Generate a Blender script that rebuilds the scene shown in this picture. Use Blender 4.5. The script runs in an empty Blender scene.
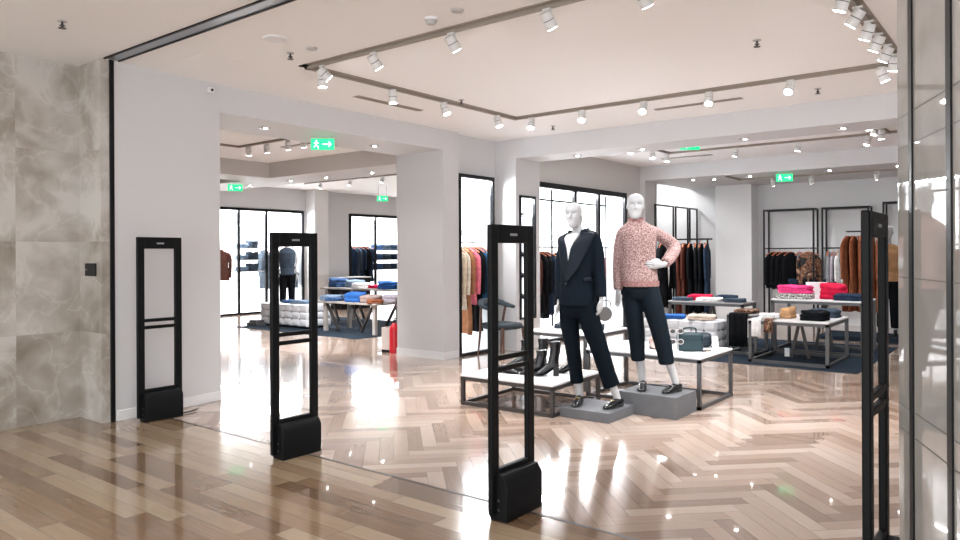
import bpy, bmesh, math, random
from mathutils import Vector, Matrix
SC = bpy.context.scene
COL = SC.collection
R = math.radians
random.seed(7)

# ------------------------------------------------------------------ camera, world, exposure
EYE, YAW = 1.42, R(38.15)
cd = bpy.data.cameras.new('camera'); cam = bpy.data.objects.new('camera', cd); COL.objects.link(cam)
cam.matrix_world = Matrix.Translation((0, 0, EYE)) @ Matrix.Rotation(YAW, 4, 'Z') @ Matrix.Rotation(R(90), 4, 'X') @ Matrix.Rotation(-.0048, 4, 'Z')
cd.sensor_width = 36; cd.lens = 36*724.53/960; cd.shift_x = 0; cd.shift_y = -16.13/960
cd.clip_start = .05
SC.camera = cam
w = bpy.data.worlds.new('world'); SC.world = w; w.use_nodes = True
w.node_tree.nodes['Background'].inputs[0].default_value = (.95, .97, 1, 1)
w.node_tree.nodes['Background'].inputs[1].default_value = 1.6
SC.view_settings.view_transform = 'Standard'; SC.view_settings.look = 'None'
SC.view_settings.exposure = 1.45; SC.view_settings.gamma = 1
SC.view_settings.use_curve_mapping = False
SPOT_W, DOWN_W, BOX_E = 52, 13, 1.15

# ------------------------------------------------------------------ materials
def nodes(name):
    m = bpy.data.materials.new(name); m.use_nodes = True
    nt = m.node_tree; return m, nt, nt.nodes['Principled BSDF']
def pm(name, col, rough=.5, metal=0, var=0, scale=30, bump=0, emit=0, spec=.5, sheen=0, coat=0, col2=None, stretch=(1, 1, 1), detail=3):
    m, nt, b = nodes(name)
    b.inputs['Base Color'].default_value = (*col, 1); b.inputs['Roughness'].default_value = rough
    b.inputs['Metallic'].default_value = metal; b.inputs['Specular IOR Level'].default_value = spec
    if sheen: b.inputs['Sheen Weight'].default_value = sheen
    if coat: b.inputs['Coat Weight'].default_value = coat
    if emit:
        b.inputs['Emission Color'].default_value = (*col, 1); b.inputs['Emission Strength'].default_value = emit
    if var or bump or col2:
        tc = nt.nodes.new('ShaderNodeTexCoord'); mp = nt.nodes.new('ShaderNodeMapping'); mp.inputs['Scale'].default_value = stretch
        n = nt.nodes.new('ShaderNodeTexNoise'); n.inputs['Scale'].default_value = scale; n.inputs['Detail'].default_value = detail
        nt.links.new(tc.outputs['Object'], mp.inputs[0]); nt.links.new(mp.outputs[0], n.inputs['Vector'])
        if var or col2:
            r = nt.nodes.new('ShaderNodeValToRGB')
            a = tuple(max(0, c*(1-var)) for c in col) if not col2 else col
            z = tuple(min(1, c*(1+var)) for c in col) if not col2 else col2
            r.color_ramp.elements[0].position = .38; r.color_ramp.elements[1].position = .62
            r.color_ramp.elements[0].color = (*a, 1); r.color_ramp.elements[1].color = (*z, 1)
            nt.links.new(n.outputs['Fac'], r.inputs[0]); nt.links.new(r.outputs[0], b.inputs['Base Color'])
        if bump:
            bp = nt.nodes.new('ShaderNodeBump'); bp.inputs['Strength'].default_value = bump; bp.inputs['Distance'].default_value = .01
            nt.links.new(n.outputs['Fac'], bp.inputs['Height']); nt.links.new(bp.outputs[0], b.inputs['Normal'])
    return m
class NT:
    def __init__(s, nt): s.nt = nt
    def m(s, op, a, b=None, c=None):
        n = s.nt.nodes.new('ShaderNodeMath'); n.operation = op
        for i, v in enumerate((a, b, c)):
            if v is None: continue
            if isinstance(v, (int, float)): n.inputs[i].default_value = v
            else: s.nt.links.new(v, n.inputs[i])
        return n.outputs[0]
    def mix(s, f, a, b):
        return s.m('ADD', s.m('MULTIPLY', f, a), s.m('MULTIPLY', s.m('SUBTRACT', 1, f), b))
    def vec(s, x, y, z):
        n = s.nt.nodes.new('ShaderNodeCombineXYZ')
        for i, v in enumerate((x, y, z)):
            if isinstance(v, (int, float)): n.inputs[i].default_value = v
            else: s.nt.links.new(v, n.inputs[i])
        return n.outputs[0]
    def pos(s):
        g = s.nt.nodes.new('ShaderNodeNewGeometry'); sp = s.nt.nodes.new('ShaderNodeSeparateXYZ')
        s.nt.links.new(g.outputs['Position'], sp.inputs[0]); return sp.outputs
    def wn(s, v):
        n = s.nt.nodes.new('ShaderNodeTexWhiteNoise'); n.noise_dimensions = '3D'; s.nt.links.new(v, n.inputs['Vector']); return n.outputs['Value']
    def noise(s, v, sc, det=3, dist=0):
        n = s.nt.nodes.new('ShaderNodeTexNoise'); n.inputs['Scale'].default_value = sc; n.inputs['Detail'].default_value = det
        n.inputs['Distortion'].default_value = dist
        s.nt.links.new(v, n.inputs['Vector']); return n.outputs['Fac']
    def ramp(s, f, stops):
        r = s.nt.nodes.new('ShaderNodeValToRGB'); e = r.color_ramp.elements
        while len(e) < len(stops): e.new(.5)
        for el, (p, c) in zip(e, stops): el.position = p; el.color = (*c, 1)
        s.nt.links.new(f, r.inputs[0]); return r.outputs[0]
def wood_finish(nt, b, t, val, gap, grain, stops):
    v = t.m('ADD', t.m('MULTIPLY', val, .72), t.m('MULTIPLY', grain, .28))
    col = t.ramp(v, stops)
    mx = nt.nodes.new('ShaderNodeMix'); mx.data_type = 'RGBA'
    nt.links.new(gap, mx.inputs[0]); nt.links.new(col, mx.inputs[6]); mx.inputs[7].default_value = (.16, .11, .08, 1)
    nt.links.new(mx.outputs[2], b.inputs['Base Color'])
    b.inputs['Coat Weight'].default_value = .6; b.inputs['Coat Roughness'].default_value = .03
    b.inputs['Roughness'].default_value = .16
def mat_herringbone():
    m, nt, b = nodes('herringbone'); t = NT(nt); x, y, z = t.pos(); W, n = .105, 6
    k = 1/(math.sqrt(2)*W)
    u = t.m('MULTIPLY', t.m('ADD', x, y), k); v = t.m('MULTIPLY', t.m('SUBTRACT', y, x), k)
    i, j = t.m('FLOOR', u), t.m('FLOOR', v); fu, fv = t.m('FRACT', u), t.m('FRACT', v)
    mm = t.m('FLOORED_MODULO', t.m('SUBTRACT', i, j), 2*n)
    h = t.m('LESS_THAN', mm, n-.5)
    mv = t.m('SUBTRACT', 2*n-1, mm)
    idx = t.mix(h, t.m('SUBTRACT', i, mm), i); idy = t.mix(h, j, t.m('SUBTRACT', j, mv))
    val = t.wn(t.vec(idx, idy, h))
    al = t.mix(h, t.m('ADD', mm, fu), t.m('ADD', mv, fv)); ac = t.mix(h, fv, fu)
    gap = t.m('MAXIMUM', t.m('LESS_THAN', ac, .022), t.m('LESS_THAN', al, .02))
    grain = t.noise(t.vec(t.m('MULTIPLY', al, .35), t.m('MULTIPLY', ac, 4.5), t.m('MULTIPLY', val, 60)), 1.4, 4, .6)
    wood_finish(nt, b, t, val, gap, grain, [(.12, (.27, .185, .138)), (.4, (.395, .288, .228)), (.7, (.49, .378, .308)), (.95, (.57, .465, .39))])
    return m
def mat_planks():
    m, nt, b = nodes('mall_planks'); t = NT(nt); x, y, z = t.pos(); W, L = .118, 1.15
    r = t.m('DIVIDE', y, W); j = t.m('FLOOR', r); fr = t.m('FRACT', r)
    u = t.m('ADD', t.m('DIVIDE', x, L), t.wn(t.vec(j, 3.3, 1.7))); i = t.m('FLOOR', u); fu = t.m('FRACT', u)
    val = t.wn(t.vec(i, j, .5))
    gap = t.m('MAXIMUM', t.m('LESS_THAN', fr, .02), t.m('LESS_THAN', fu, .003))
    grain = t.noise(t.vec(t.m('MULTIPLY', fu, 2.5), t.m('MULTIPLY', fr, 3.), t.m('MULTIPLY', val, 70)), 1.5, 4, .8)
    wood_finish(nt, b, t, val, gap, grain, [(.1, (.14, .080, .042)), (.35, (.26, .165, .097)), (.6, (.37, .265, .172)), (.95, (.49, .395, .28))])
    return m
def mat_stone(name, dark, mid, light, rough, seams, dist=1., vw=.1, sc=1., ior=1.5):
    m, nt, b = nodes(name); t = NT(nt); x, y, z = t.pos()
    p = t.vec(x, y, z)
    sl = t.m('ADD', t.m('FLOOR', t.m('DIVIDE', t.m('SUBTRACT', z, -0.800), 0.780)), t.m('MULTIPLY', t.m('FLOOR', t.m('DIVIDE', t.m('SUBTRACT', y, -2.860), 1.3)), 7))
    q = t.vec(x, y, t.m('ADD', z, t.m('MULTIPLY', sl, 3.7 if seams else 0)))
    f = t.noise(q, 1.9*sc, 10, dist); b.inputs['IOR'].default_value = ior
    vn = t.noise(q, 2.0*sc, 8, .9)
    vein = t.m('SUBTRACT', 1, t.m('MINIMUM', 1, t.m('MULTIPLY', t.m('ABSOLUTE', t.m('SUBTRACT', vn, .5)), 34)))
    tone = t.m('MULTIPLY', t.wn(t.vec(sl, 1.5, 2.5)), .10 if seams else 0)
    v = t.m('ADD', t.m('ADD', f, t.m('MULTIPLY', vein, vw)), tone)
    c = t.ramp(v, [(.34, dark), (.5, mid), (.70, light)])
    nt.links.new(c, b.inputs['Base Color']); b.inputs['Roughness'].default_value = rough
    return m
def mat_floral():
    m, nt, b = nodes('floral'); t = NT(nt)
    tc = nt.nodes.new('ShaderNodeTexCoord'); f = t.noise(tc.outputs['Object'], 9, 2, 1.2)
    c = t.ramp(f, [(.42, (.01, .01, .012)), (.5, (.3, .12, .06)), (.56, (.01, .01, .01)), (.62, (.5, .32, .2))])
    nt.links.new(c, b.inputs['Base Color']); b.inputs['Roughness'].default_value = .8
    return m
M = dict(
    wall=pm('wall_paint', (.66, .665, .68), .55, spec=.3), warm=pm('warm_shaded_paint', (.60, .585, .57), .6, spec=.3),  # warm: tan beam paint; on the niche wall, shade put into wall paint's colour
    ceil=pm('ceiling_paint', (.93, .925, .92), .7, spec=.2),
    white=pm('white_paint', (.82, .83, .85), .45), black=pm('black_metal', (.004, .005, .007), .4, spec=.25),
    gate=pm('gate_black', (.003, .004, .005), .5, spec=.2, bump=.03, scale=300), gatelab=pm('label_grey', (.35, .36, .38), .4),
    slot=pm('track_slot', (.30, .26, .22), .5), alum=pm('shutter_alu', (.33, .36, .40), .35, .6),
    lampw=pm('lamp_white', (.74, .74, .74), .4), lamplit=pm('lamp_lens', (1, .98, .95), .3, emit=22),
    steel=pm('steel', (.12, .12, .125), .42, .7), darksteel=pm('dark_steel', (.075, .068, .066), .4, .6), chrome=pm('chrome', (.7, .7, .72), .15, 1),
    lite=pm('light_panel', (.96, .98, 1), .5, emit=BOX_E), litein=pm('niche_white', (.80, .83, .86), .5),
    tabletop=pm('white_tabletop', (.76, .76, .78), .35), greytop=pm('grey_tabletop', (.40, .39, .40), .35), woodtop=pm('greywood', (.36, .33, .31), .5, var=.12, scale=6, stretch=(1, 12, 1)),
    plinth=pm('grey_plinth', (.115, .12, .13), .6, var=.06, scale=8),
    rug=pm('rug', (.018, .028, .042), .95, spec=.1, var=.25, scale=60, bump=.3), mann=pm('mannequin_white', (.46, .465, .48), .45, spec=.3),
    navy=pm('navy_suit', (.004, .008, .014), .8, spec=.1, bump=.05, scale=160), lapel=pm('navy_satin', (.005, .010, .018), .5, spec=.18),
    trous=pm('dark_trousers', (.003, .006, .010), .85, spec=.08, bump=.05, scale=140), trous2=pm('charcoal_trousers', (.005, .010, .016), .75, spec=.12),
    knit=pm('pink_knit', (.13, .06, .058), .9, scale=120, col2=(.50, .355, .34), bump=.5, detail=4, spec=.2), knitrib=pm('knit_rib', (.20, .085, .08), .9, scale=90, col2=(.34, .2, .19), bump=.5),
    leather=pm('black_leather', (.008, .009, .011), .22), gold=pm('gold', (.7, .52, .25), .25, 1), silver=pm('silver_buckle', (.7, .7, .72), .25, 1),
    hang=pm('hanger_wood', (.60, .17, .07), .5), wood=pm('walnut', (.10, .042, .025), .45, var=.3, scale=6, stretch=(1, 1, 8)),
    seatf=pm('seat_fabric', (.022, .034, .044), .8, bump=.1, scale=200), tuft=pm('tufted_white', (.70, .71, .74), .6),
    red=pm('ext_red', (.62, .015, .03), .3), green=pm('exit_green', (.01, .75, .26), .4, emit=.45), greenpale=pm('exit_pale', (.75, 1, .88), .4, emit=.6),
    stone=mat_stone('marble_left', (.25, .222, .185), (.37, .338, .295), (.55, .53, .50), .12, True, .45, .07, 1.2),
    stoner=mat_stone('stone_right', (.32, .31, .295), (.38, .37, .355), (.45, .435, .42), .02, False, .8, .04, 1.0, 1.5),
    seam=pm('seam', (.12, .115, .11), .5), floor=mat_herringbone(), mall=mat_planks(), floral=mat_floral(),
    box=pm('tray_pale', (.72, .76, .78), .4), glass=pm('acrylic', (.8, .85, .88), .1), lens=pm('dark_lens', (.02, .02, .022), .1),
    teal=pm('teal_leather', (.018, .040, .048), .45, spec=.3), navyl=pm('navy_leather', (.010, .020, .030), .45, spec=.3), rubber=pm('dark_rubber', (.02, .02, .02), .8),
    grey=pm('grey_plastic', (.5, .5, .5), .5), beigebag=pm('beige_bag', (.085, .075, .072), .6, bump=.3, scale=90),
    pattern=pm('mono_print', (.02, .02, .02), .8, scale=55, col2=(.8, .78, .74)), panel=pm('pale_pink_board', (.62, .55, .52), .6),
)
CL = dict(cream=(.74, .62, .47), ecru=(.80, .73, .62), tan=(.40, .185, .095), pink=(.85, .22, .30), black=(.005, .006, .008), blue=(.03, .10, .21), rust=(.085, .026, .018),
    brown=(.22, .075, .035), leather=(.11, .045, .035), lilac=(.42, .38, .44), white=(.80, .80, .80), grey=(.30, .31, .33), navy=(.018, .032, .06), hotpink=(.80, .06, .24), crimson=(.62, .015, .06),
    denim=(.04, .085, .19), paled=(.19, .26, .36), dusk=(.055, .075, .105), royal=(.03, .12, .38), mauve=(.30, .17, .19), taupe=(.33, .25, .23), camel=(.50, .29, .15), steelb=(.20, .25, .31), sand=(.66, .54, .46), green=(.006, .018, .02))
for k_, c_ in CL.items(): M['c_'+k_] = pm('cloth_'+k_, c_, .85, var=.12, scale=14, spec=.12)

# ------------------------------------------------------------------ mesh helpers
class MB:
    def __init__(s): s.bm = bmesh.new()
    def box(s, x0, x1, y0, y1, z0, z1, mtx=None):
        v = [s.bm.verts.new(p) for p in ((x0, y0, z0), (x1, y0, z0), (x1, y1, z0), (x0, y1, z0), (x0, y0, z1), (x1, y0, z1), (x1, y1, z1), (x0, y1, z1))]
        for f in ((3, 2, 1, 0), (4, 5, 6, 7), (0, 1, 5, 4), (1, 2, 6, 5), (2, 3, 7, 6), (3, 0, 4, 7)): s.bm.faces.new([v[i] for i in f])
        if mtx:
            for q in v: q.co = mtx @ q.co
        return s
    def bar(s, p, q, a, b=None, up=(0, 0, 1)):            # rectangular bar from p to q
        p, q = Vector(p), Vector(q); d = q-p; L = d.length; d.normalize(); b = b or a
        u = d.cross(Vector(up))
        if u.length < 1e-4: u = d.cross(Vector((1, 0, 0)))
        u.normalize(); v = u.cross(d)
        m = Matrix((u, v, d)).transposed().to_4x4(); m.translation = p
        return s.box(-a/2, a/2, -b/2, b/2, 0, L, m)
    def loft(s, rings, cap=True):
        vs = [[s.bm.verts.new(p) for p in r] for r in rings]; n = len(vs[0])
        for a, b in zip(vs, vs[1:]):
            for i in range(n): s.bm.faces.new((a[i], a[(i+1) % n], b[(i+1) % n], b[i]))
        if cap: s.bm.faces.new(vs[0][::-1]); s.bm.faces.new(vs[-1])
        return s
    def tube(s, pts, rad, n=14, sub=4, side=None, ends=True):
        pts = [Vector(p) for p in pts]; rad = [(r, r) if not isinstance(r, tuple) else r for r in (rad if isinstance(rad, list) else [rad]*len(pts))]
        P, Q = [], []
        for i in range(len(pts)-1):
            a, b, c, d = pts[max(i-1, 0)], pts[i], pts[i+1], pts[min(i+2, len(pts)-1)]
            for k in range(sub):
                t = k/sub
                P.append(.5*((2*b)+(c-a)*t+(2*a-5*b+4*c-d)*t*t+(3*b-a-3*c+d)*t**3))
                Q.append((rad[i][0]*(1-t)+rad[i+1][0]*t, rad[i][1]*(1-t)+rad[i+1][1]*t))
        P.append(pts[-1]); Q.append(rad[-1]); rings = []
        u = None
        for i, p in enumerate(P):
            d = (P[min(i+1, len(P)-1)]-P[max(i-1, 0)]).normalized()
            if u is None:
                u = Vector(side) if side else (Vector((1, 0, 0)) if abs(d.x) < .8 else Vector((0, 1, 0)))
            u = (u-d*u.dot(d)).normalized(); v = d.cross(u)
            rings.append([p+u*Q[i][0]*math.cos(2*math.pi*k/n)+v*Q[i][1]*math.sin(2*math.pi*k/n) for k in range(n)])
        return s.loft(rings)
    def cyl(s, p, q, r1, r2=None, n=20): return s.tube([p, q], [r1, r1 if r2 is None else r2], n, 1)
    def ball(s, c, rx, ry, rz, n=16, rot=None):
        rings = []
        for i in range(1, n//2):
            a = math.pi*i/(n//2); r = math.sin(a)
            ring = [Vector((rx*r*math.cos(2*math.pi*k/n), ry*r*math.sin(2*math.pi*k/n), -rz*math.cos(a))) for k in range(n)]
            rings.append([(rot @ p if rot else p)+Vector(c) for p in ring])
        return s.loft(rings)
    def prism(s, poly, z0, z1):
        return s.loft([[Vector((x, y, z0)) for x, y in poly], [Vector((x, y, z1)) for x, y in poly]])
    def build(s, name, mat, parent=None, loc=None, rz=0, bevel=0, ang=35, voxel=0, smooth=0, sub=0, solid=0, rot=None):
        bmesh.ops.recalc_face_normals(s.bm, faces=s.bm.faces)
        me = bpy.data.meshes.new(name)
        for f in s.bm.faces: f.smooth = True
        for e in s.bm.edges:
            if len(e.link_faces) == 2 and e.calc_face_angle(0) > R(ang): e.smooth = False
        s.bm.to_mesh(me); s.bm.free()
        o = bpy.data.objects.new(name, me); COL.objects.link(o)
        if mat: me.materials.append(mat)
        if voxel:
            md = o.modifiers.new('r', 'REMESH'); md.mode = 'VOXEL'; md.voxel_size = voxel; md.use_smooth_shade = True
            if smooth:
                md = o.modifiers.new('s', 'SMOOTH'); md.iterations = smooth; md.factor = .5
        if solid:
            md = o.modifiers.new('so', 'SOLIDIFY'); md.thickness = solid; md.offset = 1
        if bevel:
            md = o.modifiers.new('b', 'BEVEL'); md.width = bevel; md.segments = 2; md.limit_method = 'ANGLE'; md.angle_limit = R(40)
        if sub:
            md = o.modifiers.new('ss', 'SUBSURF'); md.levels = md.render_levels = sub
        if voxel or solid or sub or bevel:
            dg = bpy.context.evaluated_depsgraph_get(); new = bpy.data.meshes.new_from_object(o.evaluated_get(dg))
            o.modifiers.clear(); o.data = new; new.name = name
            if voxel or sub: new.polygons.foreach_set('use_smooth', [True]*len(new.polygons))
            if not len(new.materials) and mat: new.materials.append(mat)
        if parent: o.parent = parent
        if loc is not None: o.location = loc
        if rot: o.rotation_euler = rot
        elif rz: o.rotation_euler.z = rz
        return o
def thing(name, label, cat, loc=(0, 0, 0), rz=0, group=None):
    o = bpy.data.objects.new(name, None); COL.objects.link(o); o.empty_display_size = .1
    o.location = loc; o.rotation_euler.z = rz
    return tag(o, label, cat, group)
def tag(o, label, cat, group=None):
    o['label'] = label; o['category'] = cat
    if group: o['group'] = group
    return o
def struct(mb, name, mat, label=None, **k):
    o = mb.build(name, mat, **k); o['kind'] = 'structure'
    if label: o['label'] = label
    return o
def dup(root, loc=None, rz=None, label=None, group=None):
    r = root.copy(); COL.objects.link(r)
    if loc is not None: r.location = loc
    if rz is not None: r.rotation_euler.z = rz
    if label: r['label'] = label
    if group: r['group'] = group
    for ch in list(root.children):
        c = ch.copy(); COL.objects.link(c); c.parent = r
        for g in ch.children:
            d = g.copy(); COL.objects.link(d); d.parent = c
    return r
ORD = ['first', 'second', 'third', 'fourth', 'fifth', 'sixth', 'seventh', 'eighth', 'ninth', 'tenth', 'eleventh', 'twelfth']

# ------------------------------------------------------------------ setting
C, S = 3.09, 2.817
XW = -6.386                                   # face of the left beam and wall
struct(MB().box(-16, 5, 3.3, 21, -.1, 0), 'floor', M['floor'], 'glossy herringbone wood floor of the shop')
struct(MB().box(-16, 5, -6, 3.29, -.1, 0), 'floor_mall', M['mall'], 'glossy straight plank floor outside the shop')
struct(MB().box(-6.2, 3, 3.285, 3.305, -.05, .0015), 'trim_1', M['darksteel'], 'thin metal threshold strip between the two floors')
struct(MB().box(-16, 5, -6, 21, C, C+.1), 'ceiling', M['ceil'])
struct(MB().box(-7.2, -6.72, -6, 2.84, 0, C), 'wall_left', M['stone'], 'grey beige marble wall at far left')
struct(MB().box(-7.2, -6.302, 2.84, 2.91, 0, C), 'wall_left_return', M['stone'])
struct(MB().prism([(-7.25, 2.945), (-6.292, 2.945), (XW, 4.01), (-7.25, 4.01)], 0, C), 'wall_front', M['wall'], 'white entrance wall beside the first gate')
struct(MB().prism([(-6.31, 2.96), (-6.282, 2.96), (XW+.01, 4.01), (XW-.02, 4.01)], 0, .09), 'baseboard_front', M['white'], bevel=.004)
struct(MB().box(-6.31, -6.285, 2.91, 2.945, 0, C), 'trim_2', M['black'], 'black vertical shutter guide')
struct(MB().box(-6.26, 4, 2.845, 2.86, C-.012, C).box(-6.26, 4, 2.965, 2.98, C-.012, C), 'trim_3', M['black'])
struct(MB().box(-6.26, 4, 2.86, 2.965, C-.004, C), 'trim_4', M['alum'], 'grey shutter slot in the ceiling')
struct(MB().box(-7.25, XW, 4.01, 7.33, S, C), 'beam_left', M['wall'])
struct(MB().box(-7.25, XW, 7.33, 7.66, 0, C).box(-7.25, -7.0, 7.66, 8.63, 0, C).box(-7.0, -6.48, 7.66, 8.48, 2.54, C).box(-7.0, -6.48, 8.48, 8.63, 0, C), 'pillar', M['wall'], 'white pillar with a light box in its side')
struct(MB().box(-7.26, XW-.0, 7.322, 7.33, 0, .1).box(XW, XW+.008, 7.322, 7.64, 0, .1), 'baseboard_pillar', M['white'])
struct(MB().box(-7.0, -6.11, 8.63, 8.71, 0, C).box(-7.0, -6.41, 8.71, 9.26, 0, C).box(-6.41, -6.11, 8.71, 9.13, 0, .45).box(-6.41, -6.11, 8.71, 9.13, 2.28, C).box(-6.41, -6.11, 9.13, 9.26, 0, C), 'wall_stub', M['wall'])
struct(MB().box(-6.11, 4, 8.63, 9.26, S, C), 'beam_middle', M['wall'])
struct(MB().box(-6.85, -6.22, 9.26, 12.32, 2.54, C).box(-7.2, -6.85, 9.26, 13.7, 0, C).box(-6.85, -6.22, 12.32, 13.7, 0, C), 'wall_niche', M['warm'])
struct(MB().box(-6.22, 4, 12.95, 15.4, S, C), 'beam_rear', M['wall'])
struct(MB().box(-6.22, -6.12, 12.95, 13.4, 0, S), 'pilaster', M['wall'])
struct(MB().box(-7.2, -7.0, 13.7, 15.6, 0, C).box(-7.0, 4, 15.4, 15.6, 0, C), 'wall_back', M['wall'])
struct(MB().box(-5.5, -4.76, 15.0, 15.4, 0, S), 'pillar_rear', M['white'])
struct(MB().box(3.6, 4, 3.6, 15.4, 0, C), 'wall_right_unseen', M['wall'])  # unseen side wall, put in to keep light inside the shop
# left room
struct(MB().box(-15.4, -7.25, 2.85, 2.95, 0, C), 'wall_left_room_front', M['wall'])
struct(MB().box(-15.8, -15.1, 2.9, 9.0, 0, C).box(-15.8, -15.6, 9.0, 17.0, 0, C).box(-15.6, -15.1, 9.0, 11.9, 2.55, C).box(-15.6, -15.1, 11.9, 13.4, 0, C).box(-15.6, -15.1, 13.4, 17.0, 2.55, C).box(-15.8, -15.1, 17.0, 18.2, 0, C), 'wall_left_room', M['wall'])
struct(MB().box(-15.6, -7.0, 18.0, 18.2, 0, C).box(-7.2, -7.0, 8.63, 18.0, 0, C), 'wall_left_room_back', M['wall'])
struct(MB().box(-15.1, -14.75, 11.95, 12.4, 0, C), 'pilaster_left', M['white'])
struct(MB().box(-15.1, -7.25, 8.0, 8.95, S, C), 'beam_left_room', M['warm'])
struct(MB().box(-12.0, -11.15, 2.95, 8.0, S, C), 'beam_left_cross', M['warm'])
# right stone column
ca = R(22.8); cu = Vector((math.sin(ca), -math.cos(ca), 0)); cn = Vector((-math.cos(ca), -math.sin(ca), 0))   # along the face, outward
cm = Matrix((cu, -cn, Vector((0, 0, 1)))).transposed().to_4x4(); cm.translation = Vector((-.43, 3.0, 0))
mb = MB().box(0, 1.05, 0, .8, 0, C, cm); struct(mb, 'wall_right_column', M['stoner'], 'polished pale stone column at right edge')
mb = MB()
for z in (.79, .875, 1.33, 1.79, 1.90): mb.box(0, 1.05, -.0012, 0, z-.002, z+.002, cm)
struct(mb, 'trim_5', M['seam'])
mb = MB()
def face_t(px):                                # distance along the face seen at an image column
    k = math.tan(math.atan((px-480)/724.53)-YAW); lo, hi = 0., 1.05
    for _ in range(40):
        t = (lo+hi)/2; p = Vector((-.43, 3, 0))+cu*t
        if p.x/p.y < k: lo = t
        else: hi = t
    return t
for a, b in ((910.5, 913.8), (948.3, 953.2)): mb.box(face_t(a), face_t(b), -.006, 0, 0, C, cm)
struct(mb, 'trim_6', M['black'], 'black vertical inlay strips on the stone column')

# ------------------------------------------------------------------ lamps
def lamp(kind, parent, loc, aim, W, size=R(85), blend=.8, r=.05):
    l = bpy.data.lights.new('bulb', kind); l.energy = W; l.color = (.985, .99, 1)
    if kind == 'SPOT': l.spot_size = size; l.spot_blend = blend
    l.shadow_soft_size = r
    o = bpy.data.objects.new('bulb', l); COL.objects.link(o); o.parent = parent; o.location = loc
    o.rotation_euler = Vector(aim).to_track_quat('-Z', 'Y').to_euler()
    return o
def spot_meshes():
    neck = MB().cyl((0, 0, 0), (0, 0, -.03), .012, n=10).box(-.03, .03, -.015, .015, -.012, 0).build('bracket', M['lampw'])
    body = MB().cyl((0, 0, .035), (0, 0, -.018), .041, n=24).cyl((0, 0, -.023), (0, 0, -.08), .041, n=24).build('lamp_housing', M['lampw'])
    ring = MB().cyl((0, 0, -.017), (0, 0, -.024), .038, n=24).build('seam_ring', M['black'])
    lens = MB().cyl((0, 0, -.0795), (0, 0, -.083), .036, n=24).build('lens', M['lamplit'])
    me = [o.data for o in (neck, body, ring, lens)]
    for o in (neck, body, ring, lens): bpy.data.objects.remove(o)
    return me
SM = spot_meshes()
def spotlight(x, y, z, aim, label, group, W=SPOT_W):
    t = thing('spotlight', label, 'spotlight', (x, y, z), 0, group)
    a = Vector(aim).normalized(); q = a.to_track_quat('-Z', 'Y')
    o = bpy.data.objects.new('bracket', SM[0]); COL.objects.link(o); o.parent = t
    h = bpy.data.objects.new('lamp_housing', SM[1]); COL.objects.link(h); h.parent = t; h.location = (0, 0, -.055); h.rotation_euler = q.to_euler()
    for n, m in (('seam_ring', SM[2]), ('lens', SM[3])):
        o = bpy.data.objects.new(n, m); COL.objects.link(o); o.parent = h
    if W: lamp('SPOT', t, Vector((0, 0, -.055))+a*.095, a, W)
    return t
def track(name, label, segs, z, wd=.11):
    t = thing('lighting_track', label, 'lighting track', (segs[0][0], segs[0][1], z))
    ox, oy = segs[0][:2]
    a, b = MB(), MB()
    for x0, y0, x1, y1 in segs:
        x0, x1, y0, y1 = min(x0, x1)-ox, max(x0, x1)-ox, min(y0, y1)-oy, max(y0, y1)-oy
        a.box(x0-wd/2, x1+wd/2, y0-wd/2, y1+wd/2, -.008, 0)
        b.box(x0-.018, x1+.018, y0-.018, y1+.018, -.03, -.008)
    a.build('slot_trim', M['slot'], t); b.build('track_bar', M['slot'], t)
    return t
track('t', 'long rectangular brown spotlight track on the front ceiling', [(-5.15, 4.1, -1.02, 4.1), (-5.15, 7.27, -1.02, 7.27), (-5.15, 4.1, -5.15, 7.27), (-1.02, 4.1, -1.02, 7.27)], C)
track('t', 'brown spotlight track on the ceiling behind the middle beam', [(-4.95, 11.4, 1.5, 11.4), (-4.95, 9.7, -4.95, 11.4), (-1.75, 9.7, -1.75, 11.4)], C, .06)
track('t', 'thin dark spotlight track under the low rear ceiling', [(-4.6, 13.85, 1.5, 13.85), (-4.6, 13.1, -4.6, 13.85)], S, .04)
track('t', 'short brown spotlight track in the coffer of the left room', [(-9.75, 6.45, -8.2, 6.45), (-9.75, 4.5, -9.75, 6.45)], C, .06)
track('t', 'thin spotlight track near the back of the left room', [(-13.6, 10.75, -8, 10.75)], C, .04)
zc = C-.03
for i, (x, y, aim) in enumerate([(-4.31, 4.1, (.12, .62, -.8)), (-3.48, 4.1, (.12, .62, -.8)), (-2.64, 4.1, (.12, .62, -.8)), (-1.95, 4.1, (.12, .62, -.8))]):
    spotlight(x, y, zc, aim, 'white spotlight on the front run of the rectangular track, %s from left' % ORD[i], 'spotlights on the rectangular track', SPOT_W*.3)
spotlight(-4.95, 4.1, zc, (.4, .75, -.8), 'white tilted spotlight at the near left corner of the rectangular track', 'spotlights on the rectangular track')
spotlight(-5.13, 4.25, zc, (0, .03, -1), 'white upright spotlight tucked behind the tilted one at the track corner', 'spotlights on the rectangular track', 30)
for i, (y, aim) in enumerate([(5.14, (0, 0, -1)), (5.92, (.35, .1, -.9)), (6.88, (.3, .05, -1))]):
    spotlight(-5.13, y, zc, aim, 'white spotlight on the left run of the rectangular track, %s from the corner' % ORD[i], 'spotlights on the rectangular track')
for i, (x, aim) in enumerate([(-4.9, (.1, -.3, -.9)), (-4.2, (.2, -.45, -.9)), (-3.44, (.1, -.55, -.8)), (-2.72, (.1, -.4, -.9)), (-1.93, (-.1, -.55, -.8)), (-1.16, (.3, .2, -.9))]):
    spotlight(x, 7.25, zc, aim, 'white spotlight on the far run of the rectangular track, %s from left' % ORD[i], 'spotlights on the rectangular track', SPOT_W*.7)
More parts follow.
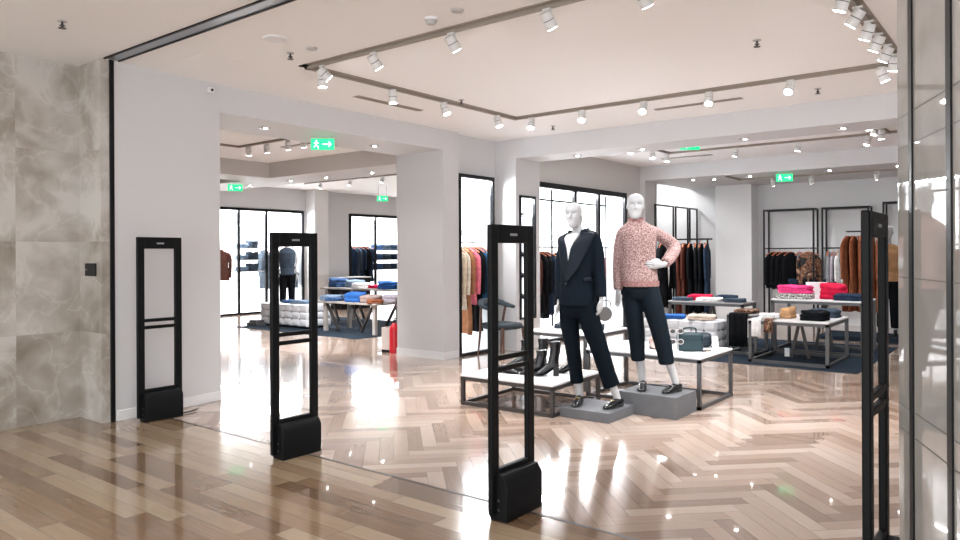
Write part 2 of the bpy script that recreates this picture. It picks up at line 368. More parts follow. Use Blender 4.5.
for i, (y, aim) in enumerate([(4.96, (-.35, .1, -.9)), (5.37, (-.6, .1, -.8)), (5.75, (-.4, .2, -.9)), (6.12, (-.5, .2, -.9)), (6.5, (-.5, .2, -.9)), (6.85, (-.2, .3, -.9))]):
    spotlight(-1.0, y, zc, aim, 'white spotlight clustered on the right run of the track, %s from the front' % ORD[i], 'spotlights on the rectangular track', SPOT_W*.7)
for i, (x, y) in enumerate([(-4.95, 10.0), (-4.95, 10.75), (-4.95, 11.3), (-3.85, 11.4), (-2.92, 11.4), (-2.0, 11.4), (-1.75, 10.9), (-1.75, 10.45), (-1.75, 10.0)]):
    spotlight(x, y, zc, (random.uniform(-.3, .3), random.uniform(-.2, .3), -1), 'small white spotlight on the track behind the middle beam, %s along it' % ORD[i], 'spotlights behind the middle beam', SPOT_W*.36)
for i, x in enumerate([-4.0, -3.34, -2.3]):
    spotlight(x, 13.85, S-.03, (0, .5, -.9), 'small white spotlight under the low rear ceiling, %s from left' % ORD[i], 'spotlights under the rear ceiling', SPOT_W*.25)
for i, x in enumerate([-9.5, -9.05, -8.55, -8.2]):
    spotlight(x, 6.45, zc, (-.2, .3, -1), 'small white spotlight in the left room coffer, %s from left' % ORD[i], 'spotlights in the left room coffer', SPOT_W*2.6)
for i, x in enumerate([-13, -12, -11, -10.2, -9.4]):
    spotlight(x, 10.7, zc, (-.3, -.2, -1), 'tiny white spotlight near the left room back wall, %s from left' % ORD[i], 'spotlights at the left room back', SPOT_W*1.8)
def downlight(x, y, z, label, W=DOWN_W, twin=False):
    t = thing('downlight', label, 'downlight', (x, y, z), 0, 'recessed downlights')
    n = 28
    rg = lambda r, zz: [Vector((r*math.cos(2*math.pi*k/n), r*math.sin(2*math.pi*k/n), zz)) for k in range(n)]
    MB().loft([rg(.05, -.002), rg(.05, -.007), rg(.068, -.007), rg(.07, -.001), rg(.05, -.001)], False).build('trim_ring', M['grey'], t)
    MB().cyl((0, 0, -.001), (0, 0, -.004), .05).build('recess', M['black'], t)
    MB().ball((.012, 0, -.008), .022, .022, .006).build('bulb_lens', M['lamplit'], t)
    if W: lamp('SPOT', t, (0, 0, -.03), (0, 0, -1), W, R(110), 1)
P_ = 'round recessed downlight '
for x, y, l in ((-5.3, 9.0, 'under the middle beam, above the glass niche'), (-4.3, 9.0, 'under the middle beam, second from left'), (-2.94, 9.0, 'under the middle beam, third from left'), (-1.83, 8.95, 'under the middle beam, beside the stone column')):
    downlight(x, y, S, P_+l)
for i, (x, y) in enumerate([(-5.35, 13.4), (-5.0, 13.55), (-4.3, 13.45), (-2.95, 13.4), (-1.94, 13.45)]): downlight(x, y, S, P_+'in the rear soffit, %s from left' % ORD[i])
downlight(-6.78, 4.81, S, P_+'under the left beam, nearer the entrance'); downlight(-6.83, 6.5, S, P_+'under the left beam, nearer the pillar')
for i, (x, y) in enumerate([(-12.65, 8.6), (-11.27, 8.55), (-10.3, 8.6), (-9.1, 8.6)]): downlight(x, y, S, P_+'under the left room beam, %s from left' % ORD[i])
l = bpy.data.lights.new('cove', 'AREA'); l.shape = 'RECTANGLE'; l.size = .35; l.size_y = 1.3; l.energy = 16
o = bpy.data.objects.new('cove_lamp', l); COL.objects.link(o); o.location = (-6.7, 14.5, 3.05)
# unseen area lights added over the corridor as fill for shop and mall
for i, (x, y) in enumerate(((-4.5, .6), (-1.5, .4), (-3.5, -2), (1.5, -1.5))):
    l = bpy.data.lights.new('mall_fill_light', 'AREA'); l.size = .9; l.energy = 7; l.color = (1, .98, .95)
    o = bpy.data.objects.new('mall_fill', l); COL.objects.link(o); o.location = (x, y, C-.02)

# ------------------------------------------------------------------ ceiling fittings
def sprinkler(x, y, z, label):
    t = thing('sprinkler', label, 'sprinkler', (x, y, z), 0, 'ceiling sprinklers')
    MB().cyl((0, 0, 0), (0, 0, -.006), .03).build('collar', M['grey'], t)
    MB().cyl((0, 0, -.006), (0, 0, -.05), .008, n=10).cyl((0, 0, -.03), (0, 0, -.036), .018, n=12).build('stem', M['darksteel'], t)
    MB().cyl((0, 0, -.05), (0, 0, -.054), .026, n=12).build('deflector', M['darksteel'], t)
for x, y, l in ((-5.51, 2.22, 'sprinkler on the mall ceiling above the marble wall'), (-4.93, 3.75, 'sprinkler on the shop ceiling beside the round speaker plate'), (-1.8, 5.83, 'sprinkler inside the right half of the track rectangle'), (-1.85, 7.95, 'sprinkler in front of the middle beam at right'), (-5.1, 8.05, 'sprinkler in front of the middle beam at left'), (-5.0, 6.05, 'sprinkler beside the left run of the track')):
    sprinkler(x, y, C, l)
tag(MB().cyl((0, 0, 0), (0, 0, -.012), .095, .085, 32).build('ceiling_speaker', M['white'], loc=(-4.68, 3.42, C)), 'flat round white plate on the ceiling near the entrance', 'ceiling speaker')
def detector(x, y, label):
    t = thing('smoke_detector', label, 'smoke detector', (x, y, C))
    MB().cyl((0, 0, 0), (0, 0, -.018), .05, n=24).build('base_plate', M['white'], t)
    MB().cyl((0, 0, -.018), (0, 0, -.045), .042, .03, 24).build('sensor_head', M['grey'], t)
detector(-3.43, 3.82, 'round grey smoke detector beside the front run of the track')
for x, y, l in ((-4.68, 3.77, 'flat round white sensor near the track corner'), (-3.18, 3.81, 'flat round white sensor right of the smoke detector')):
    tag(MB().cyl((0, 0, 0), (0, 0, -.012), .045, .04, 24).build('ceiling_sensor', M['grey'], loc=(x, y, C)), l, 'ceiling sensor')
tag(MB().box(-.24, .24, -.19, .19, -.003, 0).build('access_panel', M['ceil'], loc=(-5.72, 3.5, C), bevel=.002), 'square painted access panel in the ceiling near the entrance', 'access panel')
def vent(x0, x1, y0, y1, z, label):
    t = thing('air_vent', label, 'air vent', ((x0+x1)/2, (y0+y1)/2, z)); a, b = (x1-x0)/2, (y1-y0)/2
    MB().box(-a, a, -b, b, -.004, 0).build('slot', M['slot'], t)
    MB().box(-a, a, -.004, .004, -.01, -.004).build('blade', M['slot'], t) if a > b else MB().box(-.004, .004, -b, b, -.01, -.004).build('blade', M['slot'], t)
vent(-5.79, -5.69, 5.2, 6.2, C, 'long brown slot vent in the ceiling beside the left beam')
vent(-3.6, -2.6, 7.85, 7.95, C, 'long brown slot vent in the ceiling before the middle beam')
vent(-5.4, -4.5, 12.05, 12.2, C, 'dark slot vent on the ceiling behind the middle beam'); vent(-9.35, -8.5, 6.9, 7.0, C, 'slot vent in the left room coffer')
t = thing('wall_camera', 'small white security camera high on the entrance wall', 'camera', (XW, 3.9, 3.0))
MB().box(0, .05, -.03, .03, -.01, .04).build('housing', M['white'], t, bevel=.006); MB().cyl((.05, 0, .012), (.056, 0, .012), .013, n=14).build('lens', M['black'], t)
t = thing('switch_plate', 'black square switch plate on the marble wall return', 'switch', (-6.49, 2.84, 1.3))
MB().box(-.10, .10, -.012, 0, -.055, .055).build('plate', M['black'], t, bevel=.003); MB().box(-.075, -.06, -.014, -.012, -.006, .006).build('indicator', M['silver'], t)
def exit_sign(x, y, z, rz, label, top):
    t = thing('exit_sign', label, 'exit sign', (x, y, z), rz, 'green exit signs')
    MB().box(-.135, .135, -.012, .012, -.065, .065).build('sign_panel', M['green'], t, bevel=.003)
    g = MB()
    g.ball((-.07, -.013, .04), .011, .003, .011, 10)
    for p, q in (((-.07, .03), (-.078, -.008)), ((-.078, -.008), (-.05, -.028)), ((-.05, -.028), (-.05, -.055)), ((-.078, -.008), (-.10, -.04)), ((-.072, .022), (-.045, .008)), ((-.072, .022), (-.1, .012)), ((.0, 0), (.1, 0)), ((.1, 0), (.07, .03)), ((.1, 0), (.07, -.03))):
        g.bar((p[0], -.0135, p[1]), (q[0], -.0135, q[1]), .012, .003, up=(0, 1, 0))
    g.build('pictogram', M['greenpale'], t)
    MB().cyl((-.1, 0, .07), (-.1, 0, top-z), .004, n=8).cyl((.1, 0, .07), (.1, 0, top-z), .004, n=8).build('suspension_rod', M['grey'], t)
exit_sign(-3.87, 9.6, 2.9, R(40), 'green lit exit sign hanging behind the middle beam', C)
exit_sign(-3.62, 13.2, 2.72, R(20), 'green lit exit sign under the rear soffit', S)
exit_sign(-6.7, 5.55, 2.715, R(40), 'green lit exit sign hanging under the left beam', S)
exit_sign(-12.3, 8.05, 2.715, R(60), 'green lit exit sign far left in the left room', S)
exit_sign(-12.7, 12.35, 2.77, R(60), 'green lit exit sign before the far wall of the left room', C)

# ------------------------------------------------------------------ security gates
def make_gate(label):
    t = thing('security_gate', label, 'security gate', (0, 0, 0), 0, 'anti-theft gates across the entrance'); H, L, h = 1.578, .40, .016
    f = MB()
    f.box(-h, h, 0, .062, .03, H).box(-h, h, L-.062, L, .07, H).box(-h, h, .062, L-.062, H-.1, H).box(-h, h, .062, L-.062, .05, .27)
    f.build('frame', M['gate'], t, bevel=.006)
    for z in (.86, .80): MB().box(-.014, .014, .06, L-.06, z-.014, z+.014).build('crossbar', M['gate'], t, bevel=.003)
    prof = [(-.03, 0), (.085, 0), (.085, .2), (.055, .245), (-.03, .245)]
    MB().loft([[Vector((x, yy, z)) for x, z in prof] for yy in (.035, L-.03)]).build('base_box', M['gate'], t, bevel=.004)
    for z in (.06, .11): MB().cyl((.03, .0345, z), (.03, .032, z), .008, n=12).build('bolt', M['darksteel'], t)
    MB().box(h, h+.002, .17, .235, H-.06, H-.047).build('label_plate', M['gatelab'], t)
    return t
g0 = make_gate('black gate frame beside the entrance wall at far left'); g0.location = (-6.11, 3.045, 0)
dup(g0, (-4.235, 3.045, 0), label='black gate frame standing in front of the left room opening')
dup(g0, (-2.331, 3.045, 0), label='black gate frame in the centre, in front of the shoe table')
dup(g0, (-.545, 3.045, 0), label='black gate frame seen edge-on beside the stone column')
tag(MB().tube([(-6.09, 3.44, .012), (-6.1, 3.52, .012), (-6.13, 3.60, .012), (-6.2, 3.66, .012)], .006, 8).build('gate_cable', M['black']), 'short black cable on the floor behind the leftmost gate', 'cable')

# ------------------------------------------------------------------ garments
def garment_mesh(L, wid=.21, th=.035, seed=0, sleeve=.5, flare=0, collar=True):
    rnd = random.Random(seed); n = 36; rings = []
    ph = [rnd.uniform(0, 6.28) for _ in range(3)]
    prof = [(0, .045, .7), (.02, .075, .9), (.05, .14, 1), (.085, .93*wid, 1), (.14, wid, 1), (.3*L, .93*wid, 1.1), (.55*L, .9*wid, 1.1), (.8*L, (.95+flare*.5)*wid, 1.2), (L, (1+flare)*wid, 1.25), (L+.004, (.97+flare)*wid, .9)]
    for z, w_, t_ in prof:
        f = min(1, z/L*1.6); ring = []
        for k in range(n):
            a = 2*math.pi*k/n; cx, sy = math.cos(a), math.sin(a)
            x = w_*math.copysign(abs(cx)**.8, cx); y = th*t_*math.copysign(abs(sy)**.7, sy)
            y += f*th*.55*math.sin(x*26+ph[0])+f*th*.3*math.sin(x*55+ph[1]); x += f*.012*math.sin(z*9+ph[2])
            ring.append(Vector((x, y, -z-.012*math.sin(x*18+ph[1])*(1 if z > .8*L else 0))))
        rings.append(ring)
    m = MB().loft(rings)
    if sleeve:
        for s in (-1, 1):
            yo = rnd.uniform(-.01, .01)
            m.tube([(s*(wid-.05), 0, -.085), (s*(wid+.01), yo, -.16), (s*(wid+.022), yo*1.5, -.16-sleeve*.45), (s*(wid+.012), yo*2, -.16-sleeve)], [(.035, th*.9), (.045, th*.95), (.04, th*.85), (.034, th*.7)], 12, 4)
    if collar: m.tube([(-.05, -.01, -.015), (-.025, -th*.9, -.012), (.025, -th*.9, -.012), (.05, -.01, -.015), (.025, th*.8, -.0), (-.025, th*.8, -.0)], .012, 8, 3)
    return m
HM = {}
def hanger_meshes():
    a = MB().tube([(-.19, 0, -.07), (-.1, 0, -.022), (0, 0, 0), (.1, 0, -.022), (.19, 0, -.07)], [(.012, .008)]*5, 10, 4).build('hanger', M['hang'])
    pts = [(0, 0, 0), (0, 0, .035), (.02, 0, .055), (.004, 0, .078), (-.016, 0, .064)]
    b = MB().tube(pts, .003, 6, 4).build('hook', M['chrome'])
    HM['a'], HM['b'] = a.data, b.data
    bpy.data.objects.remove(a); bpy.data.objects.remove(b)
hanger_meshes()
GM = {}
def garment(name, color, loc, rz, L, label, cat='coat', group=None, wid=.2, th=.033, sleeve=.5, flare=0, seed=None, mat=None):
    """loc is the rail point it hangs from; garment breadth lies across the rail"""
    seed = seed if seed is not None else random.randint(0, 5)
    key = (round(L, 2), wid, th, seed, sleeve, flare, color)
    if key in GM:
        o = bpy.data.objects.new(name, GM[key]); COL.objects.link(o)
    else:
        o = garment_mesh(L, wid, th, seed, sleeve, flare).build(name, mat or M['c_'+color], ang=70); GM[key] = o.data
    o.location = (loc[0], loc[1], loc[2]-.078); o.rotation_euler.z = rz
    tag(o, label, cat, group)
    h = bpy.data.objects.new('hanger', HM['a']); COL.objects.link(h); h.parent = o; h.location = (0, 0, .006); h['label'] = 'orange wooden hanger'
    k = bpy.data.objects.new('hook', HM['b']); COL.objects.link(k); k.parent = h
    return o
def rail(name, label, p, q, r=.011, mat='black', posts=None):
    t = thing(name, label, 'clothes rail', p)
    d = Vector(q)-Vector(p)
    MB().cyl((0, 0, 0), d, r, n=12).build('bar', M[mat], t)
    if posts:
        for z in posts: MB().bar((d*z), (d*z)+Vector((0, 0, -p[2])), .025).build('post', M[mat], t)
    return t
# light box in the pillar: opening faces +x, y 7.66..8.48, z 0..2.54
def lightbox(name, label, X, ys, ztop, z0, depth, posts=(), fw=.05):
    t = thing(name, label, 'light box', (X, ys[0], 0)); y0, y1 = 0, ys[1]-ys[0]
    f = MB().box(-.03, .02, y0, y0+fw, z0, ztop).box(-.03, .02, y1-fw, y1, z0, ztop).box(-.03, .02, y0+fw, y1-fw, ztop-fw, ztop).box(-.03, .02, y0+fw, y1-fw, z0, z0+fw*.8)
    f.build('frame', M['black'], t)
    for y in posts: MB().box(-.03, .02, y-ys[0]-fw/2, y-ys[0]+fw/2, z0+fw*.8, ztop-fw).build('mullion', M['black'], t)
    MB().box(-depth, -depth+.01, y0, y1, z0, ztop).build('lit_panel', M['lite'], t)
    MB().box(-depth+.01, -.03, y0, y0+.012, z0, ztop).box(-depth+.01, -.03, y1-.012, y1, z0, ztop).box(-depth+.01, -.03, y0+.012, y1-.012, z0, z0+.012).box(-depth+.01, -.03, y0+.012, y1-.012, ztop-.012, ztop).build('lining', M['litein'], t)
    l = bpy.data.lights.new('strip', 'AREA'); l.shape = 'RECTANGLE'; l.size = .06; l.size_y = (y1-y0)*.9; l.energy = 15*(y1-y0)  # area light added inside the box to brighten its contents from the front
    o = bpy.data.objects.new('box_fill_lamp', l); COL.objects.link(o); o.parent = t; o.location = (-.05, (y0+y1)/2, ztop-fw-.02); o.rotation_euler = (0, R(-18), 0)
    return t
lightbox('light_box', 'tall white light box with black frame in the pillar side', -6.40, (7.665, 8.475), 2.535, .0, .59)
rail('clothes_rail', 'rail of colourful coats in the pillar light box', (-6.58, 7.68, 1.585), (-6.58, 8.46, 1.585), mat='chrome')
for i, (c, L, n, ct) in enumerate([('cream', .82, 'cream coat', 'coat'), ('ecru', .86, 'pale cream jacket', 'jacket'), ('tan', 1.22, 'long tan brown coat', 'coat'), ('pink', .80, 'coral pink jacket', 'jacket'), ('black', 1.2, 'long black coat', 'coat'), ('blue', .86, 'dark blue jacket', 'jacket')]):
    garment('hanging_'+ct, c, (-6.58, 7.79+i*.112, 1.585), R(random.uniform(-6, 6)), L, '%s hanging in the pillar light box, %s from left' % (n, ORD[i]), ct, 'clothes in the pillar light box', wid=.155, th=.032)
for i, z in enumerate((1.70,)):
    tag(MB().box(-.2, .15, -.39, .39, -.008, .008).build('glass_shelf', M['box'], loc=(-6.72, 8.07, z)), 'pale shelf above the coats in the pillar light box', 'shelf')
for i in range(3):
    tag(MB().box(-.12, .12, -.1, .1, 0, .05+.015*i).build('shoe_box', M['box'], loc=(-6.72, 7.82+.25*i, 1.708), bevel=.008), 'small pale box on the light box shelf, %s from left' % ORD[i], 'box', 'boxes on the light box shelf')
# narrow shoe niche
lightbox('shoe_niche', 'narrow lit shoe niche with black frame in the wall stub', -6.11, (8.712, 9.128), 2.28, .45, .29, fw=.035)
def shoe_meshes(L=.24, heel=.02, boot=0):
    """toe at -y; sole length L; returns (upper, sole, heel) builders"""
    up = MB(); rings = []; n = 18
    st = [(.0, .026, heel+.045), (.03, .031, heel+.06), (.07, .031, heel+.058), (.11, .033, heel*.7+.052), (.15, .037, heel*.35+.048), (.19, .037, heel*.1+.038), (.225, .026, .028), (.24, .008, .016)]
    for d, w_, h in st:
        base = heel*max(0, 1-d/.14)+.008
        rings.append([Vector((w_*math.cos(2*math.pi*k/n), -d*L/.24, base+(h-base)*(.5+.5*math.sin(2*math.pi*k/n)))) for k in range(n)])
    up.loft(rings)
    if boot:
        up.tube([(0, -.05, heel+.03), (0, -.04, heel+.09), (0, -.03, heel+.09+boot*.5), (0, -.032, heel+.09+boot)], [(.033, .05), (.036, .047), (.04, .05), (.045, .056)], 16, 4)
    so = MB(); rings = []
    for d, w_, h in [(-.003, .022, 0)]+[(a, b+.003, 0) for a, b, c in st]:
        base = heel*max(0, 1-max(d, 0)/.14); rings.append([Vector((w_*math.cos(2*math.pi*k/12), -d*L/.24, base+.005+.005*math.sin(2*math.pi*k/12))) for k in range(12)])
    so.loft(rings)
    he = MB()
    if heel > .012: he.loft([[Vector((x*s_, y, z)) for x, y in ((-.024, .0), (.024, .0), (.024, -.05), (-.024, -.05))] for z, s_ in ((0, .85), (heel+.006, 1))])
    else: he = None
    return up, so, he
def shoe(name, label, loc, rz, mat, heel=.02, boot=0, parent=None, buckle=None, L=.24, group=None, cat='shoe'):
    up, so, he = shoe_meshes(L, heel, boot)
    if boot: o = up.build(name, mat, voxel=.007, smooth=2)
    else: o = up.build(name, mat, ang=60)
    so.build('sole', M['rubber'], o)
    if he: he.build('heel', M['rubber'], o)
    if buckle: MB().tube([(-.022, -.125, .05+heel*.6), (0, -.128, .056+heel*.6), (.022, -.125, .05+heel*.6)], .004, 8).cyl((-.012, -.125, .054+heel*.6), (-.012, -.14, .052+heel*.5), .004, n=8).cyl((.012, -.125, .054+heel*.6), (.012, -.14, .052+heel*.5), .004, n=8).build('buckle', M[buckle], o)
    o.location = loc; o.rotation_euler.z = rz
    if parent: o.parent = parent
    else: tag(o, label, cat, group)
    return o
for i, z in enumerate((.75, 1.06, 1.37, 1.68, 1.98)):
    tag(MB().box(-.12, .12, -.175, .175, -.008, .008).build('niche_shelf', M['glass'], loc=(-6.25, 8.92, z)), 'thin shelf in the narrow shoe niche, %s from bottom' % ORD[i], 'shelf', 'shelves in the shoe niche')
    shoe('heeled_shoe', 'dark heeled shoe in the narrow niche, on the %s shelf up' % ORD[i], (-6.26, 8.85, z+.009), R(70), M['leather'], .05, group='shoes in the narrow niche')
# glass niche
lightbox('glass_niche', 'wide lit display niche with black frame behind the mannequins', -6.2, (9.27, 12.31), 2.535, 0, .63, posts=(10.45, 11.25), fw=.085)
t = thing('niche_back_frame', 'thin inner black frame inside the wide lit niche', 'frame', (-6.62, 9.32, 0))
for y in (1.08, 2.99): MB().box(-.012, .012, y-.015, y+.015, 0, 2.5).build('post', M['black'], t)
MB().box(-.011, .011, .0, 2.95, 2.3, 2.33).build('top_bar', M['black'], t)
tag(MB().box(-.17, .17, 0, 2.9, -.006, .006).build('glass_shelf', M['glass'], loc=(-6.42, 9.34, 1.62)), 'long pale shelf inside the wide lit niche', 'shelf')
rail('clothes_rail', 'black rail of dark coats in the wide lit niche', (-6.42, 9.31, 1.52), (-6.42, 12.25, 1.52))
k = 0
for y, c, L, n in ((9.47, 'rust', 1.0, 'rust brown coat'), (9.62, 'black', .95, 'black jacket'), (9.76, 'black', 1.05, 'black coat'), (9.90, 'navy', 1.0, 'navy coat'), (10.32, 'black', 1.0, 'black coat'), (10.48, 'navy', 1.0, 'navy jacket'), (10.64, 'black', 1.0, 'black jacket'), (10.8, 'black', 1.05, 'black long coat'), (11.1, 'black', 1.0, 'black blouse'), (11.24, 'navy', 1.0, 'navy blouse'), (11.38, 'black', 1.0, 'black coat'), (11.52, 'mauve', 1.0, 'mauve coat'), ):
    garment('hanging_coat', c, (-6.42, y, 1.52), R(random.uniform(-8, 8)), L, '%s on the wide niche rail, %s from left' % (n, ORD[k]), 'coat', 'dark coats in the wide niche', wid=.17, th=.04); k += 1
# left room light boxes
lightbox('light_box', 'long lit wall case with three bays in the left room', -15.1, (9.1, 11.88), 2.54, 0, .48, posts=(9.97, 10.74), fw=.06)
lightbox('light_box', 'lit wall case with jackets and shelves, farthest in the left room', -15.1, (13.42, 16.98), 2.54, 0, .48, posts=(14.4, 15.9), fw=.07)
rail('clothes_rail', 'short rail in the left bay of the long lit wall case', (-15.32, 9.17, 1.62), (-15.32, 9.92, 1.62), mat='chrome')
garment('leather_jacket', 'leather', (-15.32, 9.62, 1.62), R(55), .72, 'brown leather jacket hanging in the far left lit bay', 'jacket', wid=.2, th=.05)
rail('clothes_rail', 'short rail in the right bay of the long lit wall case', (-15.32, 10.8, 1.62), (-15.32, 11.8, 1.62), mat='chrome')
for i, (y, c, n) in enumerate(((10.83, 'steelb', 'pale blue shirt'), (11.5, 'brown', 'brown coat'), (11.68, 'steelb', 'steel blue coat'))):
    garment('hanging_coat', c, (-15.32, y, 1.62), R(random.uniform(-5, 5)), .95, '%s in the right bay of the long lit case' % n, 'coat', 'coats in the long lit case', wid=.17, th=.06)
rail('clothes_rail', 'rail of dark jackets in the farthest lit case', (-15.32, 13.5, 1.72), (-15.32, 14.34, 1.72), mat='chrome')
for i in range(5):
    garment('hanging_jacket', ('navy', 'dusk', 'navy', 'black', 'navy')[i], (-15.32, 13.58+i*.17, 1.72), R(35), .98, 'dark denim jacket in the farthest lit case, %s from left' % ORD[i], 'jacket', 'dark jackets in the farthest lit case', wid=.21, th=.05)

# folded clothing
FM = {}
def folded(name, color, loc, rz, size, label, cat='folded clothes', group=None, layers=2, mat=None):
    w_, d_, h = size; key = (color, size, layers)
    if key in FM: o = bpy.data.objects.new(name, FM[key]); COL.objects.link(o)
    else:
        m = MB(); n = 32; rnd = random.Random(hash(key) % 999); lh = h/layers; rings = []
        for i in range(layers):
            sx = 1-.05*rnd.random(); ox = rnd.uniform(-.02, .02)*w_
            for t, s_ in ((0, .93), (.2, 1), (.75, 1), (.97, .94)):
                ring = []
                for k_ in range(n):
                    a = 2*math.pi*k_/n; c, s = math.cos(a), math.sin(a)
                    x = w_/2*s_*sx*math.copysign(abs(c)**.42, c)+ox; y = d_/2*s_*math.copysign(abs(s)**.42, s)
                    z = (i+t)*lh + (i+t)/layers*h*.16*math.sin(x*17+i*2)*math.cos(y*14+i)
                    ring.append(Vector((x+.006*math.sin(a*3+i), y+.006*math.cos(a*4+i), z)))
                rings.append(ring)
        top = [Vector((p.x*.55, p.y*.55, h*(1.0+.14*math.sin(p.x*30)))) for p in rings[-1]]; rings.append(top)
        o = m.loft(rings).build(name, mat or M['c_'+color], ang=75); FM[key] = o.data
    o.location = loc; o.rotation_euler.z = rz
    return tag(o, label, cat, group)
for i, z in enumerate((1.02, 1.3, 1.58)):
    tag(MB().box(-.2, .2, -.34, .34, -.01, .01).build('case_shelf', M['box'], loc=(-15.33, 10.355, z)), 'white shelf in the middle bay of the long lit case, %s from bottom' % ORD[i], 'shelf', 'shelves of the long lit case')
    for j, (y, c, n) in enumerate(((10.2, 'paled', 'pale folded jeans'), (10.48, 'dusk', 'dark folded jeans'))):
        folded('folded_jeans', c, (-15.33, y, z+.011), 0, (.3, .24, .17 if j else .1), '%s on the %s shelf of the long lit case' % (n, ORD[i]), group='jeans in the long lit case', layers=3)
for i, z in enumerate((.98, 1.26, 1.54)):
    tag(MB().box(-.2, .2, -.69, .69, -.01, .01).build('case_shelf', M['box'], loc=(-15.33, 15.15, z)), 'white shelf in the farthest lit case, %s from bottom' % ORD[i], 'shelf', 'shelves of the farthest lit case')
    for j, (y, c) in enumerate(((14.68, 'denim'), (15.02, 'dusk'), (15.36, 'navy'))):
        folded('folded_jeans', c, (-15.33, y, z+.011), 0, (.3, .28, .15), 'folded dark jeans in the farthest lit case, %s shelf, %s pile' % (ORD[i], ORD[j]), group='jeans in the farthest lit case', layers=2)

# ------------------------------------------------------------------ tables
def frame_table(name, label, x0, x1, y0, y1, z, rz=0, top='tabletop', leg='steel', th=.02, lw=.032, low=True, inset=0):
    cx, cy = (x0+x1)/2, (y0+y1)/2; a, b = (x1-x0)/2, (y1-y0)/2
    t = thing(name, label, 'display table', (cx, cy, 0), rz)
    MB().box(-a, a, -b, b, z-th, z).build('tabletop', M[top], t, bevel=.003)
    h = lw/2; A, B = a-h-inset, b-h-inset; f = z-th
    for sx in (-1, 1):
        for sy in (-1, 1): MB().box(sx*A-h, sx*A+h, sy*B-h, sy*B+h, 0, f).build('leg', M[leg], t)
    for z0, nm in [(f-lw, 'top_rail_frame')]+([(0, 'floor_rail_frame')] if low else []):
        m = MB()
        for s in (-1, 1):
            m.box(-A-h, A+h, s*B-h, s*B+h, z0+.0005, z0+lw-.0005).box(s*A-h, s*A+h, -B+h-.002, B-h+.002, z0+.0005, z0+lw-.0005)
        m.build(nm, M[leg], t)
    return t
frame_table('display_table', 'low white-topped table with dark metal frame carrying the boots', -4.39, -3.385, 5.28, 6.18, .285, R(2), leg='darksteel', lw=.034)
frame_table('display_table', 'white-topped metal table carrying the teal bag and sunglasses', -3.64, -2.47, 6.34, 7.19, .475, 0)
frame_table('display_table', 'white-topped table behind the suited mannequin, carrying the glass box', -4.5, -3.74, 6.55, 7.45, .585, R(-2), leg='steel', low=False)
tag(MB().box(-.24, .24, -.235, .235, 0, .085).build('plinth', M['plinth'], loc=(-3.125, 5.63, 0), bevel=.003), 'low flat grey plinth under the suited mannequin', 'plinth')
tag(MB().box(-.27, .27, -.22, .22, 0, .19).build('plinth', M['plinth'], loc=(-2.76, 6.075, 0), bevel=.003), 'taller grey plinth under the mannequin in the pink sweater', 'plinth')
# shoes on the low table
z = .286
shoe('ankle_boot', 'tall black heeled ankle boot on the low table, nearest the gate', (-3.58, 5.73, z), R(-54), M['leather'], .09, .14, group='ankle boots on the low table')
shoe('ankle_boot', 'black heeled ankle boot lying low beside the tall one', (-3.73, 5.73, z), R(-50), M['leather'], .05, .09, group='ankle boots on the low table')
shoe('ankle_boot', 'black ankle boot behind the suited mannequin leg', (-3.53, 6.0, z), R(-44), M['leather'], .06, .13, group='ankle boots on the low table')
shoe('loafer', 'black flat loafer at left end of the low table, front one', (-4.17, 5.56, z), R(96), M['leather'], .015, buckle='silver', group='loafers on the low table')
shoe('loafer', 'black flat loafer at left end of the low table, rear one', (-4.13, 5.72, z), R(96), M['leather'], .015, buckle='silver', group='loafers on the low table')
shoe('ankle_boot', 'black ankle boot at the back of the low table, left one', (-4.12, 6.04, z), R(-50), M['leather'], .06, .12, group='ankle boots on the low table')
shoe('ankle_boot', 'black ankle boot at the back of the low table, right one', (-3.94, 6.08, z), R(-50), M['leather'], .06, .14, group='ankle boots on the low table')
# glass box and bags on middle table
z = .586
t = thing('display_case', 'pale glass display box with dark base on the middle table', 'display case', (-4.2, 7.05, z), R(20))
MB().box(-.2, .2, -.13, .13, 0, .05).build('base', M['navyl'], t, bevel=.004)
m = MB()
for sx in (-1, 1):
    for sy in (-1, 1): m.box(sx*.19-.006, sx*.19+.006, sy*.12-.006, sy*.12+.006, .05, .24)
for sy in (-1, 1): m.box(-.196, .196, sy*.12-.006, sy*.12+.006, .24, .252)
for sx in (-1, 1): m.box(sx*.19-.006, sx*.19+.006, -.114, .114, .24, .252)
m.build('edge_frame', M['box'], t); MB().box(-.18, .18, .1, .106, .052, .238).build('back_panel', M['box'], t)
folded('silk_scarf', 'black', (-4.18, 7.05, z+.051), R(20), (.2, .12, .05), 'dark folded scarf inside the glass display box', 'scarf')
t = thing('round_bag', 'small round beige bag on the middle table beside a mannequin hand', 'bag', (-3.93, 7.27, z+.155), R(30))
MB().cyl((0, -.035, 0), (0, .035, 0), .08, n=32).build('body', M['beigebag'], t, bevel=.012); MB().tube([(-.07, 0, .06), (-.05, 0, .14), (.05, 0, .14), (.07, 0, .06)], .006, 8).build('strap', M['beigebag'], t)
tag(MB().box(-.1, .1, -.09, .09, 0, .074).build('white_box', M['box'], loc=(-3.93, 7.27, z), rz=R(30), bevel=.004), 'white box under the round beige bag', 'box')
tag(MB().box(-.12, .12, -.07, .07, 0, .06).build('shoe_tray', M['navyl'], loc=(-3.92, 6.98, z), rz=R(25), bevel=.006), 'low dark tray on the middle table, front right', 'tray')
